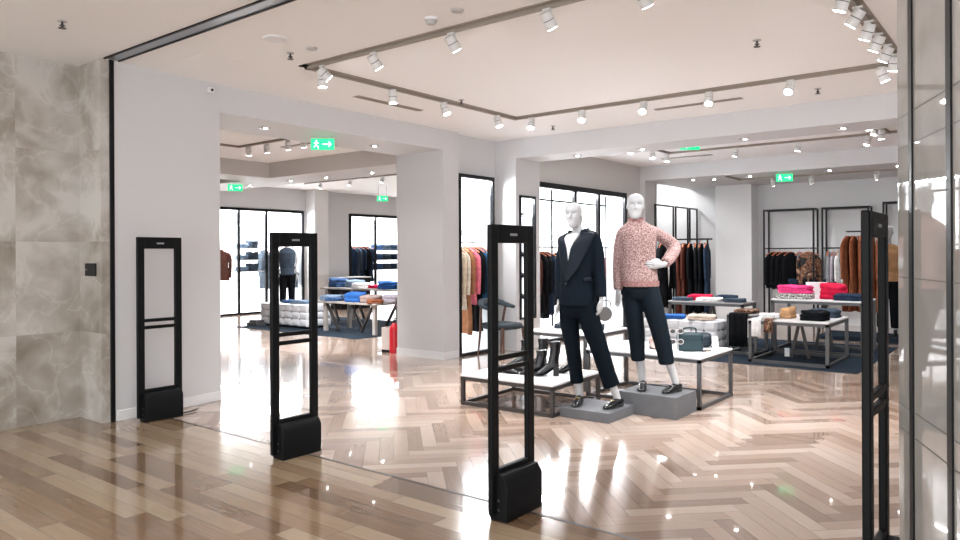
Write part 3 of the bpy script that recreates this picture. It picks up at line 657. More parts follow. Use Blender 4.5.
# bags and glasses on right table
z = .476
t = thing('box_bag', 'teal boxy handbag standing on the right white table', 'handbag', (-2.72, 6.72, z), R(36))
MB().box(-.12, .12, -.05, .05, 0, .18).build('body', M['teal'], t, bevel=.025); MB().box(-.123, .123, -.054, .054, .115, .123).build('zip_band', M['navyl'], t, bevel=.002)
MB().tube([(-.06, 0, .175), (-.05, 0, .22), (.05, 0, .22), (.06, 0, .175)], .008, 10).build('handle', M['teal'], t)
t = thing('shoulder_bag', 'dark blue rounded bag lying behind the teal handbag', 'handbag', (-2.76, 7.04, z), R(28))
MB().box(-.13, .13, -.05, .05, 0, .15).build('body', M['navyl'], t, bevel=.045); MB().tube([(.1, -.03, .12), (.16, -.04, .05), (.17, -.02, .02), (.12, 0, .01)], .01, 8).build('strap', M['navyl'], t)
t = thing('price_card', 'small white card leaning beside the dark blue bag', 'card', (-2.58, 7.02, z), R(35)); MB().box(-.03, .03, -.004, .004, 0, .12).build('card', M['tabletop'], t, rot=(R(-12), 0, 0)); MB().box(-.03, .03, .01, .03, 0, .008).build('foot', M['tabletop'], t)
def sunglasses(label, loc, rz):
    t = thing('sunglasses', label, 'sunglasses', loc, rz, 'sunglasses by the teal bag')
    for s in (-1, 1):
        n = 20; ring = [(s*.033+.025*math.cos(2*math.pi*k/n), 0, .021*math.sin(2*math.pi*k/n)) for k in range(n+1)]
        MB().tube(ring, .004, 8, 1).build('rim', M['sunf'], t); MB().cyl((s*.033, -.001, 0), (s*.033, .001, 0), .0235, n=20).build('lens', M['lens'], t)
        MB().tube([(s*.058, 0, .008), (s*.062, .06, .008), (s*.06, .12, -.008)], .003, 6).build('temple', M['sunf'], t)
    MB().tube([(-.01, 0, .004), (0, 0, .009), (.01, 0, .004)], .003, 6).build('bridge', M['sunf'], t)
M['sunf'] = pm('pale_frame', (.45, .40, .39), .3)
t = thing('eyewear_stand', 'slim clear stand holding sunglasses before the teal bag', 'stand', (-2.78, 6.58, z), R(36))
MB().box(-.045, .045, -.03, .03, 0, .008).build('base', M['glass'], t); MB().cyl((0, 0, .008), (0, 0, .24), .005, n=10).build('post', M['chrome'], t)
sunglasses('sunglasses on the clear stand, upper pair', (-2.787, 6.568, z+.20), R(36)); sunglasses('sunglasses on the clear stand, lower pair', (-2.787, 6.568, z+.10), R(36))
t = thing('card_holder', 'small pale wallet on the right table corner', 'wallet', (-2.6, 6.8, z), R(60)); MB().box(-.05, .05, -.03, .03, 0, .012).build('cover', M['steel'], t, bevel=.003); MB().box(-.012, .012, -.032, -.03, .002, .01).build('clasp', M['gold'], t)
shoe('sandal', 'beige sandal on the right table behind the pink sweatered mannequin', (-3.16, 6.83, z), R(30), M['c_taupe'], .05, buckle='gold')
# chair by the light box
t = thing('lounge_chair', 'dark upholstered chair with walnut legs beside the pillar light box', 'chair', (-6.05, 8.2, 0), R(-7))
m = MB(); n = 28
sq = lambda a, b, z, e=.5, n=28: [Vector((a*math.copysign(abs(math.cos(2*math.pi*k/n))**e, math.cos(2*math.pi*k/n)), b*math.copysign(abs(math.sin(2*math.pi*k/n))**e, math.sin(2*math.pi*k/n)), z)) for k in range(n)]
m.loft([sq(.22, .21, .37), sq(.25, .235, .385), sq(.255, .24, .42), sq(.235, .22, .45), sq(.15, .14, .46)]).build('seat', M['seatf'], t)
bk = [(-.02, -.27, .66), (-.16, -.25, .69), (-.245, -.15, .735), (-.265, 0, .745), (-.245, .15, .735), (-.16, .25, .69), (-.02, .27, .66)]
MB().tube(bk, [(.022, .03), (.026, .05), (.028, .062), (.028, .066), (.028, .062), (.026, .05), (.022, .03)], 14, 5, side=(1, 0, 0)).build('backrest', M['seatf'], t)
for sx, sy in ((-1, -1), (-1, 1), (1, -1), (1, 1)):
    top = (sx*.2, sy*.2, .4) if sx > 0 else (-.17, sy*.25, .68)
    pts = [top, (sx*.215, sy*.22, .36), (sx*.25, sy*.235, 0)] if sx < 0 else [top, (sx*.235, sy*.22, 0)]
    MB().tube(pts, [.017, .02, .012] if sx < 0 else [.02, .012], 10, 3).build('leg', M['wood'], t)

# ------------------------------------------------------------------ mannequins
def ring_h(cx, cy, z, rx, ry, phi, n=28, e=.85):
    out = []
    for k in range(n):
        a = 2*math.pi*k/n; c, s = math.cos(a), math.sin(a)
        x = rx*math.copysign(abs(c)**e, c); y = ry*math.copysign(abs(s)**e, s)
        out.append(Vector((cx+x*math.cos(phi)+y*math.sin(phi), cy-x*math.sin(phi)+y*math.cos(phi), z)))
    return out
def add_head(m, c, yaw, tilt=0, k=1.0):
    """head centred at c (mid height), facing -y turned by yaw; .23 m tall"""
    rot = Matrix.Rotation(-yaw, 3, 'Z') @ Matrix.Rotation(tilt, 3, 'Y')
    rows = [(-.115, .066, .0, .018), (-.108, .084, .0, .032), (-.092, .091, .02, .043), (-.075, .090, .045, .049), (-.058, .088, .06, .053), (-.04, .087, .074, .057), (-.02, .087, .085, .062), (0, .085, .092, .066), (.018, .086, .097, .069), (.034, .090, .099, .071), (.05, .089, .099, .072), (.066, .083, .096, .070), (.082, .072, .088, .063), (.097, .054, .070, .051), (.108, .034, .046, .034), (.1145, .012, .018, .014)]
    rings = []; n = 44
    for z, fr, bkk, w_ in rows:
        ring = []
        for q in range(n):
            a = 2*math.pi*q/n; x = w_*math.copysign(abs(math.sin(a))**.9, math.sin(a)); cy = math.cos(a)
            y = -fr*math.copysign(abs(cy)**.82, cy) if cy > 0 else bkk*abs(cy)**.9
            if cy > 0:
                for s in (-1, 1):
                    d2 = ((x-s*.031)/.019)**2+((z-.014)/.013)**2; y += .019*math.exp(-d2)
                    d2 = ((x-s*.04)/.02)**2+((z+.012)/.018)**2; y -= .003*math.exp(-d2)
                y -= .007*math.exp(-((x/.022)**2+((z+.052)/.006)**2))+.007*math.exp(-((x/.019)**2+((z+.066)/.006)**2))
                y += .004*math.exp(-((x/.02)**2+((z+.059)/.003)**2))
            ring.append(rot @ (Vector((x, y, z))*k)+Vector(c))
        rings.append(ring)
    m.loft(rings)
    T = lambda p: rot @ (Vector(p)*k)+Vector(c)
    m.tube([T((0, -.078, .026)), T((0, -.092, .004)), T((0, -.106, -.018)), T((0, -.097, -.028))], [.008*k, .009*k, .012*k, .008*k], 10, 3)
    for s in (-1, 1): m.ball(T((s*.072, .008, -.004)), .008*k, .018*k, .03*k, 10, rot)
    return T
def add_hand(m, w_, d, side, curl=.5, k=1.0):
    """w_ wrist point, d finger direction, side towards the thumb"""
    d = Vector(d).normalized(); s = Vector(side); s = (s-d*s.dot(d)).normalized(); nrm = s.cross(d); w_ = Vector(w_)
    m.tube([w_-d*.02, w_+d*.02, w_+d*.055, w_+d*.09], [(.022*k, .017*k), (.03*k, .017*k), (.038*k, .015*k), (.037*k, .012*k)], 14, 3, side=s)
    for i, (o, L) in enumerate(((.029, .07), (.010, .08), (-.010, .074), (-.028, .058))):
        p = w_+d*(.082-.004*abs(i-1))+s*o*k; pts = [p]
        for j in range(3):
            a = curl*(j+.5)*.75; dd = d*math.cos(a)+nrm*math.sin(a)*-1+s*o*.8
            p = p+dd.normalized()*L*k*(.42, .33, .25)[j]; pts.append(p)
        m.tube(pts, [.0086*k, .008*k, .0075*k, .0055*k], 8, 3)
    b = w_+d*.025+s*.026*k
    m.tube([b-s*.012, b+(d*.5+s*.5)*.03, b+(d*.75+s*.35)*.06-nrm*.008, b+(d*.95+s*.1)*.085-nrm*.016], [.013*k, .011*k, .009*k, .006*k], 8, 3)
class Torso:
    def __init__(s, rows, phi, tilt=0, tz=(1.3, 1.5)): s.rows = rows; s.phi = phi; s.tilt = tilt; s.tz = tz            # (z, cx, cy, rx, ry)
    def at(s, z):
        r = s.rows
        if z <= r[0][0]: return r[0][1:]
        for a, b in zip(r, r[1:]):
            if z <= b[0]:
                t = (z-a[0])/(b[0]-a[0]); return tuple(p+(q-p)*t for p, q in zip(a[1:], b[1:]))
        return r[-1][1:]
    def rings(s, k=1.0, off=0, drop=0):
        out = [ring_h(cx, cy, z, rx*k+off, ry*k+off, s.phi) for z, cx, cy, rx, ry in s.rows]
        if s.tilt: out = [[s.adj(p, row[1]) for p in ring] for ring, row in zip(out, s.rows)]
        if drop:
            n = len(out)
            for i in range(n-3, n):
                for q, p in enumerate(out[i]): p.z += drop*(i-n+4)/3*min(0, math.sin(2*math.pi*q/len(out[i])))
        return out
    def adj(s, p, cx):
        f = min(1, max(0, (p.z-s.tz[0])/(s.tz[1]-s.tz[0]))); p.z += s.tilt*max(0, p.x-cx)*f; return p
    def pt(s, z, a, off=0):                                            # a: angle from the facing direction, + towards image right
        cx, cy, rx, ry = s.at(z); x0, y0 = math.sin(a), -math.cos(a); e = .85
        x = (rx+off)*math.copysign(abs(x0)**e, x0); y = (ry+off)*math.copysign(abs(y0)**e, y0)
        return s.adj(Vector((cx+x*math.cos(s.phi)+y*math.sin(s.phi), cy-x*math.sin(s.phi)+y*math.cos(s.phi), z)), cx)
    def patch(s, left, right, off, nu=8, nv=14):
        """left, right: lists of (z, angle deg) sampled along v"""
        m = MB()
        def samp(L, t):
            t *= len(L)-1; i = min(int(t), len(L)-2); f = t-i
            return tuple(p+(q-p)*f for p, q in zip(L[i], L[i+1]))
        g = []
        for v in range(nv+1):
            a, b = samp(left, v/nv), samp(right, v/nv)
            g.append([m.bm.verts.new(s.pt(a[0]+(b[0]-a[0])*u/nu, R(a[1]+(b[1]-a[1])*u/nu), off)) for u in range(nu+1)])
        for v in range(nv):
            for u in range(nu): m.bm.faces.new((g[v][u], g[v][u+1], g[v+1][u+1], g[v+1][u]))
        return m
def limb(m, pts, rad, n=18, side=None): m.tube(pts, rad, n, 5, side=side)

# --- mannequin in the suit: local x to image right, local -y to the viewer
K1 = .00872
X1 = lambda px: (px-595)*K1
Z1 = lambda py: (407-py)*K1
m1 = thing('mannequin', 'white mannequin in a navy suit and black loafers on the low plinth', 'mannequin', (-3.12, 5.62, .0855), YAW)
ph = R(24)
tor1 = Torso([(Z1(306), X1(576), 0, .158, .120), (Z1(295), X1(576), 0, .156, .118), (Z1(278), X1(575.5), 0, .138, .108), (Z1(262), X1(576), 0, .146, .112), (Z1(250), X1(576.8), 0, .158, .114), (Z1(243), X1(577.2), 0, .166, .108), (Z1(238.5), X1(577.5), 0, .168, .094), (Z1(235.5), X1(577.8), 0, .135, .078), (Z1(232.5), X1(578), 0, .085, .062)], ph, .24, (1.25, 1.45))
b = MB(); b.loft(tor1.rings(.88))
hd = (X1(572), -.03, Z1(216.2))
Th = add_head(b, hd, R(27), R(-5), .96)
limb(b, [(X1(578), .01, Z1(241)), (X1(576.5), .0, Z1(232)), (X1(574), -.01, Z1(222))], [.058, .046, .045])
aL = [(X1(564), .07, Z1(245)), (X1(561.5), .085, Z1(258)), (X1(560.5), .085, Z1(273)), (X1(559.6), .06, Z1(288)), (X1(558.5), .04, Z1(300))]
aR = [(X1(592.2), -.07, Z1(239)), (X1(595.2), -.09, Z1(254)), (X1(596.2), -.095, Z1(271)), (X1(597), -.11, Z1(285)), (X1(597.5), -.125, Z1(297))]
limb(b, aL, [.04, .038, .034, .03, .022]); limb(b, aR, [.04, .038, .034, .03, .022])
add_hand(b, (X1(557.8), .04, Z1(301)), (-.06, -.02, -1), (-.25, -1, 0), .4, .92); add_hand(b, (X1(597.8), -.125, Z1(298.5)), (-.10, 0, -1), (-.55, -.85, 0), .4, .98)
lL = [(X1(569), .05, Z1(304)), (X1(569), .07, Z1(325)), (X1(571.5), .06, Z1(347)), (X1(575), .09, Z1(372)), (X1(578), .10, Z1(390)), (X1(579.5), .105, .06)]
lR = [(X1(584.5), -.04, Z1(304)), (X1(588.5), -.06, Z1(325)), (X1(596), -.07, Z1(347)), (X1(604), -.055, Z1(372)), (X1(611.5), -.045, Z1(390)), (X1(615), -.04, .055)]
limb(b, lL, [.085, .08, .056, .05, .034, .032]); limb(b, lR, [.085, .08, .056, .05, .034, .032])
b.build('body', M['mann'], m1, voxel=.0046, smooth=2)
j = MB(); j.loft(tor1.rings(1.0, .006, .11))
limb(j, [(X1(567.5), .055, Z1(241.5))]+aL, [.035, .05, .052, .049, .046, .045]); limb(j, [(X1(587.5), -.05, Z1(235.8))]+aR, [.035, .05, .053, .05, .047, .046])
jk = j.build('jacket', M['navy'], m1, voxel=.009, smooth=4)
zz = lambda p: Z1(p)
tor1.patch([(zz(235), -40), (zz(246), -24), (zz(263), -12)], [(zz(234.5), 6), (zz(246), -4), (zz(263), -10)], .013, 8, 12).build('chest_patch', M['white'], m1, solid=.003)  # white patch added over the body, standing for the bare chest
tor1.patch([(zz(232.8), 14), (zz(248), -6), (zz(266), -14), (zz(283), -24)], [(zz(236.5), 60), (zz(247), 46), (zz(266), 18), (zz(283), -15)], .019, 8, 16).build('lapel', M['lapel'], m1, solid=.005)
tor1.patch([(zz(236.5), -70), (zz(250), -58), (zz(266), -38), (zz(281), -26)], [(zz(234), -34), (zz(248), -19), (zz(263), -12), (zz(281), -21)], .017, 8, 16).build('lapel', M['lapel'], m1, solid=.005)
for a0, a1 in ((12, 178), (-178, -36)):
    tor1.patch([(zz(235.5), a0), (zz(230.5), a0+(8 if a0 > 0 else 0))], [(zz(235.5), a1), (zz(230.5), a1-(0 if a0 > 0 else 8))], .006, 16, 4).build('collar', M['lapel'], m1, solid=.006)
p = tor1.pt(zz(284), R(-20), .016); MB().ball(p, .012, .012, .012, 12).build('button', M['leather'], m1)
tor1.patch([(zz(278), 34), (zz(282), 34)], [(zz(277), 68), (zz(281), 68)], .017, 6, 3).build('pocket_flap', M['lapel'], m1, solid=.004)
tr = MB(); tr.loft([ring_h(X1(576.5), 0, Z1(y), rx, ry, ph) for y, rx, ry in ((318, .10, .09), (311, .150, .112), (302, .158, .115), (294, .150, .11))])
limb(tr, lL[:4]+[(X1(576.6), .098, Z1(385.5))], [(.094, .10), (.086, .09), (.07, .076), (.06, .068), (.06, .07)], side=(1, 0, 0)); limb(tr, lR[:4]+[(X1(608.8), -.05, Z1(386))], [(.094, .10), (.09, .092), (.078, .08), (.072, .074), (.074, .078)], side=(1, 0, 0))
tr.build('trousers', M['trous'], m1, voxel=.009, smooth=4)
shoe('loafer', '', (X1(581), .135, 0), R(-22), M['leather'], .022, parent=m1, buckle='gold', L=.235); shoe('loafer', '', (X1(619.5), -.015, 0), R(-50), M['leather'], .022, parent=m1, buckle='gold', L=.235)
hr = MB(); T = Th
rot = Matrix.Rotation(-R(27), 3, 'Z')
hr.ball(T((0, .022, .032)), .071, .086, .088, 24, rot)
hr.ball(T((0, .036, -.03)), .070, .060, .075, 20, rot)
hr.build('sculpted_hair', M['mann'], m1, voxel=.006, smooth=3)

# --- mannequin in the pink sweater
K2 = .00888
X2 = lambda px: (px-658)*K2
Z2 = lambda py: (391-py)*K2
m2 = thing('mannequin', 'white mannequin in a pink knit sweater with hand on hip', 'mannequin', (-2.75, 6.06, .1905), YAW)
ph = R(8)
tor2 = Torso([(Z2(284), X2(640), 0, .158, .122), (Z2(276), X2(639.3), 0, .162, .124), (Z2(262), X2(638.7), 0, .148, .114), (Z2(250), X2(638.5), 0, .150, .116), (Z2(240), X2(638), 0, .160, .122), (Z2(232), X2(637.5), 0, .164, .110), (Z2(227.5), X2(637.5), 0, .150, .09), (Z2(224.5), X2(637.5), 0, .115, .075), (Z2(221), X2(637.5), 0, .07, .06)], ph)
b = MB(); b.loft(tor2.rings(.86))
Th2 = add_head(b, (X2(635.8), -.03, Z2(206)), R(10), R(2), 1.0)
limb(b, [(X2(637.5), .01, Z2(230)), (X2(637), 0, Z2(221)), (X2(636.5), 0, Z2(211))], [.058, .048, .046])
aL = [(X2(623), .02, Z2(233)), (X2(621), .05, Z2(246)), (X2(620), .06, Z2(262)), (X2(619.2), .03, Z2(277)), (X2(618.5), .0, Z2(289))]
aR = [(X2(653), .0, Z2(230.5)), (X2(664), .05, Z2(236)), (X2(678), .10, Z2(246)), (X2(671), -.01, Z2(256)), (X2(661.5), -.115, Z2(264))]
limb(b, aL, [.04, .038, .034, .03, .022]); limb(b, aR, [.04, .038, .034, .028, .022])
add_hand(b, (X2(618.3), 0, Z2(290.5)), (.02, -.05, -1), (.5, -.85, 0), .4, .95)
add_hand(b, (X2(660.5), -.12, Z2(264)), (-1, -.12, -.02), (0, -.25, 1), .25, 1.0)
lL = [(X2(631), .05, Z2(284)), (X2(633.5), .04, Z2(305)), (X2(637.5), .06, Z2(328)), (X2(640), .10, Z2(350)), (X2(644.5), .125, Z2(370)), (X2(645.5), .13, .06)]
lR = [(X2(648.5), -.02, Z2(284)), (X2(652), -.05, Z2(305)), (X2(658), -.06, Z2(328)), (X2(663.5), -.05, Z2(350)), (X2(671.5), -.035, Z2(370)), (X2(675.5), -.03, .06)]
limb(b, lL, [.085, .082, .058, .05, .036, .032]); limb(b, lR, [.085, .082, .058, .05, .036, .032])
b.build('body', M['mann'], m2, voxel=.0046, smooth=2)
j = MB(); j.loft(tor2.rings(1.0, .006))
limb(j, [(X2(626), .01, Z2(229.5))]+aL, [.035, .05, .05, .048, .046, .04]); limb(j, [(X2(648), 0, Z2(228.5))]+aR[:4]+[(X2(663), -.10, Z2(262.6))], [.035, .05, .055, .06, .055, .046])
limb(j, [(X2(638), 0, Z2(228)), (X2(637.3), 0, Z2(221)), (X2(637), -.01, Z2(217.5))], [.085, .066, .064])
j.build('sweater', M['knit'], m2, voxel=.009, smooth=3)
cf = MB(); cf.loft([ring_h(X2(637.3), 0, Z2(y), r, r*.98, ph) for y, r in ((222.5, .071), (220, .070), (217.2, .068), (216.8, .058))]); cf.build('turtleneck', M['knitrib'], m2)
n_ = 40; hm = MB(); hm.loft([tor2.rings(1.0, o)[0 if z == 0 else 1] if False else ring_h(X2(640), 0, Z2(y), .158+o, .122+o, ph, n_) for y, o, z in ((286, .004, 0), (285.6, .014, 0), (280.5, .015, 0), (280, .004, 0))], False); hm.build('hem_rib', M['knitrib'], m2)
tr = MB(); tr.loft([ring_h(X2(640), 0, Z2(y), rx, ry, ph) for y, rx, ry in ((298, .10, .09), (291, .152, .115), (282, .154, .115), (274, .145, .11))])
limb(tr, lL[:4]+[(X2(641), .11, Z2(362))], [(.085, .10), (.087, .095), (.078, .082), (.068, .072), (.062, .07)], side=(1, 0, 0)); limb(tr, lR[:4]+[(X2(665.5), -.047, Z2(363))], [(.085, .10), (.09, .098), (.08, .086), (.072, .076), (.066, .074)], side=(1, 0, 0))
tr.build('trousers', M['trous2'], m2, voxel=.009, smooth=4)
shoe('loafer', '', (X2(647.5), .155, 0), R(-18), M['leather'], .02, parent=m2, buckle='silver', L=.235); shoe('loafer', '', (X2(680), -.005, 0), R(-52), M['leather'], .02, parent=m2, buckle='silver', L=.235)

# --- simpler mannequins farther away
def far_mannequin(label, loc, rz, top, topm, trm, sleeve, head=True, vest=None):
    t = thing('mannequin', label, 'mannequin', loc, rz)
    T = Torso([(.88, 0, 0, .165, .115), (1.02, 0, 0, .145, .105), (1.2, 0, 0, .165, .12), (1.36, 0, 0, .185, .11), (1.43, 0, 0, .15, .085), (1.475, 0, 0, .07, .06)], 0)
    b = MB(); b.loft(T.rings(.86))
    limb(b, [(0, 0, 1.42), (0, 0, 1.5), (0, -.01, 1.57)], [.06, .048, .046])
    if head: add_head(b, (0, -.03, 1.66), 0)
    arms, legs = [], []
    for s in (-1, 1):
        a = [(s*.17, 0, 1.41), (s*.215, .03, 1.22), (s*.215, .01, 1.1), (s*.2, -.06, .92)]; arms.append(a); limb(b, a, [.04, .036, .03, .022]); add_hand(b, (s*.2, -.06, .905), (0, -.15, -1), (-s*.4, -1, 0), .4)
        l_ = [(s*.085, 0, .9), (s*.09, -.01, .5), (s*.1, .02, .1), (s*.1, .02, .05)]; legs.append(l_); limb(b, l_, [.085, .058, .036, .034])
    b.build('body', M['mann'], t, voxel=.009, smooth=1)
    j = MB(); j.loft(T.rings(1, .006))
    if not vest:
        for a in arms: limb(j, a, [.058, .056, .05, .044])
    j.build(top, M[topm], t, voxel=.014, smooth=3)
    if vest:
        v = MB()
        for a in arms: limb(v, a, [.056, .054, .048, .042])
        v.loft(T.rings(1, -.004)); v.build('sweater', M[vest], t, voxel=.014, smooth=3)
    r = MB(); r.loft([ring_h(0, 0, z, a, b_, 0) for z, a, b_ in ((.82, .11, .1), (.9, .155, .115), (1.0, .15, .11))])
    for l_ in legs: limb(r, l_[:2]+[(l_[2][0], .02, .14)], [.095, .075, .065])
    r.build('trousers', M[trm], t, voxel=.014, smooth=3)
    for s in (-1, 1): shoe('boot', '', (s*.1, .07, 0), 0, M['leather'], .03, .08, parent=t)
    return t
t = thing('platform', 'low blue grey platform under the far mannequin behind the last gate', 'platform', (-2.1, 13.2, 0)); MB().box(-.9, .9, -.45, .45, 0, .07).build('deck', M['rug'], t, bevel=.01)
far_mannequin('distant white mannequin in a tan jacket behind the last gate', (-2.02, 13.1, .0705), R(10), 'jacket', 'c_camel', 'c_black', 1)
tag(MB().box(-.28, .28, -.24, .24, 0, .099).build('plinth', M['plinth'], loc=(-12.97, 9.75, .0)), 'grey plinth under the headless mannequin in the left room', 'plinth')
far_mannequin('headless mannequin in a grey vest and pale sweater in left room', (-12.97, 9.75, .1), R(62), 'vest', 'c_dusk', 'c_black', 1, head=False, vest='c_white')

# ------------------------------------------------------------------ right and rear area
tag(MB().box(-1.5, 1.5, -1.45, 1.45, 0, .008).build('rug', M['rug'], loc=(-3.26, 10.78, 0)), 'dark blue grey rug under the right display tables', 'rug')
def ottoman(label, loc, a, b, h):
    t = thing('ottoman', label, 'ottoman', loc); nx, ny, nz = 60, 30, 24
    def dis(u, v, du, dv):                      # tuft relief
        return .026*abs(math.sin(math.pi*u/du))**.35*abs(math.sin(math.pi*v/dv))**.35
    m = MB()
    def grid(f, n1, n2):
        g = [[m.bm.verts.new(f(i/n1, j_/n2)) for j_ in range(n2+1)] for i in range(n1+1)]
        for i in range(n1):
            for j_ in range(n2): m.bm.faces.new((g[i][j_], g[i+1][j_], g[i+1][j_+1], g[i][j_+1]))
    z0 = .04; H = h-z0
    grid(lambda u, v: (-a+2*a*u, -b+2*b*v, h+dis(2*a*u, 2*b*v, 2*a/6, 2*b/3)-.026), nx, ny)
    grid(lambda u, v: (-a+2*a*u, -b-dis(2*a*u, H*v, 2*a/6, H/3)+.026, z0+(H-.012)*v), nx, nz); grid(lambda u, v: (-a+2*a*u, b+dis(2*a*u, H*v, 2*a/6, H/3)-.026, z0+(H-.012)*v), nx, nz)
    grid(lambda u, v: (a+dis(2*b*u, H*v, 2*b/3, H/3)-.026, -b+2*b*u, z0+(H-.012)*v), ny, nz); grid(lambda u, v: (-a-dis(2*b*u, H*v, 2*b/3, H/3)+.026, -b+2*b*u, z0+(H-.012)*v), ny, nz)
    bmesh.ops.remove_doubles(m.bm, verts=m.bm.verts[:], dist=.004)
    m.build('upholstery', M['tuft'], t, ang=50)
    bt = MB().ball((0, 0, 0), .016, .016, .016, 10).build('tuft_button', M['steel'], t); bt.location = (0, -b+.024, z0+H/3)
    for i in range(1, 6):
        for zz_ in (z0+H/3, z0+2*H/3):
            q = bt.copy(); COL.objects.link(q); q.location = (-a+2*a*i/6, -b+.024, zz_)
    for i in range(1, 3):
        for zz_ in (z0+H/3, z0+2*H/3):
            q = bt.copy(); COL.objects.link(q); q.location = (a-.024, -b+2*b*i/3, zz_)
    bpy.data.objects.remove(bt)
    MB().box(-a+.05, a-.05, -b+.05, b-.05, 0, z0+.01).build('base', M['black'], t)
    return t
ottoman('white tufted ottoman behind the right white table', (-4.2, 10.2, .008), .55, .24, .455)
folded('folded_jeans', 'royal', (-4.35, 10.12, .466), R(20), (.36, .28, .05), 'bright blue folded jeans on the right ottoman'); folded('folded_knit', 'sand', (-3.92, 10.12, .466), R(10), (.38, .28, .065), 'beige folded knitwear on the right ottoman')
def a_table(label, x0, x1, y0, y1, z, top='greytop', brace=True, z0=0):
    t = frame_table('display_table', label, x0, x1, y0, y1, z, top=top, leg='steel', lw=.04); t.location.z = z0
    if brace:
        m = MB(); m.bar((-.1, 0, .03), (.0, 0, z-.06), .035).bar((.12, 0, .03), (.02, 0, z-.06), .035); m.build('brace', M['darksteel'], t)
    return t
a_table('pale-topped low table with steel frame at right, in front', -3.06, -2.1, 9.5, 10.6, .555, 'tabletop', z0=.008)
a_table('pale-topped taller table at right, behind the low one', -3.15, -1.95, 10.78, 11.65, .745, 'tabletop', z0=.008)
a_table('grey-topped table behind the tufted ottoman', -4.72, -3.55, 10.8, 11.4, .665, z0=.008)
a_table('narrow grey table between the ottoman and the pale low table', -3.55, -3.14, 10.1, 10.62, .56, brace=False, z0=.008)
F = [('crimson', (-4.32, 11.1, .675), (.36, .26, .085), 'red folded sweater on the grey table behind the ottoman'), ('dusk', (-4.53, 10.93, .675), (.3, .24, .05), 'dark folded sweater at left end of the grey table'),
     ('white', (-4.12, 10.95, .675), (.38, .26, .055), 'white folded sweater on the grey table behind the ottoman'), ('navy', (-3.95, 11.25, .675), (.34, .22, .08), 'navy folded sweater at the back of the grey table'), ('dusk', (-3.72, 10.95, .675), (.3, .26, .055), 'slate folded sweater at right end of the grey table'),
     ('hotpink', (-2.88, 11.05, .836), (.46, .38, .105), 'hot pink folded knitwear atop the patterned stack'), ('crimson', (-2.42, 11.25, .755), (.34, .36, .2), 'crimson folded knitwear on the taller right table'), ('navy', (-2.17, 10.98, .755), (.38, .3, .085), 'dark denim pile at right end of the taller table'),
     ('black', (-2.32, 9.78, .565), (.32, .3, .115), 'black folded stack on the low right table'), ('camel', (-2.68, 9.92, .565), (.16, .24, .13), 'rust coloured folded top on the low right table'), ('white', (-2.86, 9.75, .565), (.22, .28, .06), 'white folded top at left end of the low right table'), ('dusk', (-2.32, 10.35, .565), (.34, .26, .10), 'dark folded stack at the back of the low right table')]
for c, l, s, n in F: folded('folded_sweater', c, l, R(random.uniform(-6, 6)), s, n, layers=3 if s[2] > .09 else 2)
folded('folded_stack', 'black', (-2.88, 11.05, .755), 0, (.48, .4, .08), 'black and white patterned folded stack under the pink knitwear', mat=M['pattern'])
folded('folded_stack', 'grey', (-3.36, 10.38, .57), 0, (.3, .3, .05), 'black printed folded cloth on the narrow grey table', mat=M['floral'])
def draped(name, label, x, y, z, wd, drop, mat, rz=0, cat='trousers'):
    m = MB(); rows = []
    n = 14
    for (dy, dz) in ((.14, .0), (.0, .004), (-.018, -.012), (-.024, -.08), (-.026, -drop*.5), (-.03, -drop)):
        rows.append([Vector((-wd/2+wd*k/n, dy+(.008*math.sin(k*1.3) if dz < -.01 else 0), dz)) for k in range(n+1)])
    vs = [[m.bm.verts.new(p) for p in r] for r in rows]
    for a, b_ in zip(vs, vs[1:]):
        for k in range(n): m.bm.faces.new((a[k], a[k+1], b_[k+1], b_[k]))
    return tag(m.build(name, mat, loc=(x, y, z), rz=rz, solid=.008), label, cat)
draped('draped_trousers', 'black trousers draped over the front of the narrow grey table', -3.38, 10.09, .574, .26, .45, M['c_black'])
draped('draped_scarf', 'white cloth hanging over the left corner of the pale low table', -2.95, 9.485, .569, .12, .22, M['c_white'], cat='scarf'); draped('draped_scarf', 'floral scarf hanging over the pale low table beside the white cloth', -2.80, 9.485, .569, .11, .16, M['floral'], cat='scarf')
for o in bpy.data.objects:
    if o.name.startswith('sunglasses'): o.scale = (1.1,)*3
tag(MB().box(-.03, .03, -.003, .003, 0, .11).build('price_tag', M['white'], loc=(-2.72, 10.0, .05), rz=R(20)), 'white paper tag hanging inside the low right table', 'tag')
t = thing('white_pot', 'white planter box behind the crimson knitwear', 'planter', (-2.72, 11.55, .754)); MB().loft([sq(.11, .09, 0), sq(.14, .11, .22), sq(.12, .09, .22), sq(.1, .08, .18)]).build('body', M['white'], t)
# rack frames on the rear wall
def rack(label, x0, x1, z0, z1, y=15.0, depth=.35, lower=True):
    t = thing('clothes_rack', label, 'clothes rack', (x0, y, 0)); W_ = x1-x0; b = .03
    for x in (0, W_-b):
        MB().box(x, x+b, 0, b, 0, z1).build('upright', M['black'], t); MB().box(x, x+b, depth-b, depth, 0, z1).build('upright', M['black'], t)
        MB().box(x, x+b, b, depth-b, z1-b, z1).build('side_bar', M['black'], t)
    MB().box(b, W_-b, 0, b, z1-b, z1).box(b, W_-b, depth-b, depth, z1-b, z1).build('top_bar', M['black'], t)
    MB().cyl((b, depth/2, z0), (W_-b, depth/2, z0), .012, n=12).box(0, b, b, depth-b, z0-.012, z0+.012).box(W_-b, W_, b, depth-b, z0-.012, z0+.012).build('hanging_rail', M['black'], t)
    if lower: MB().box(b, W_-b, .02, depth-.02, .78, .8).build('shelf', M['c_green'], t)
    return t
rack('black wall rack with a floral blouse and dark coats', -4.53, -3.57, 1.5, 2.28)
rack('black wall rack with grey and white tops', -3.44, -2.62, 1.5, 2.28)
rack('black wall rack partly behind the stone column', -2.40, -1.3, 1.5, 2.34, lower=False)
k = 0
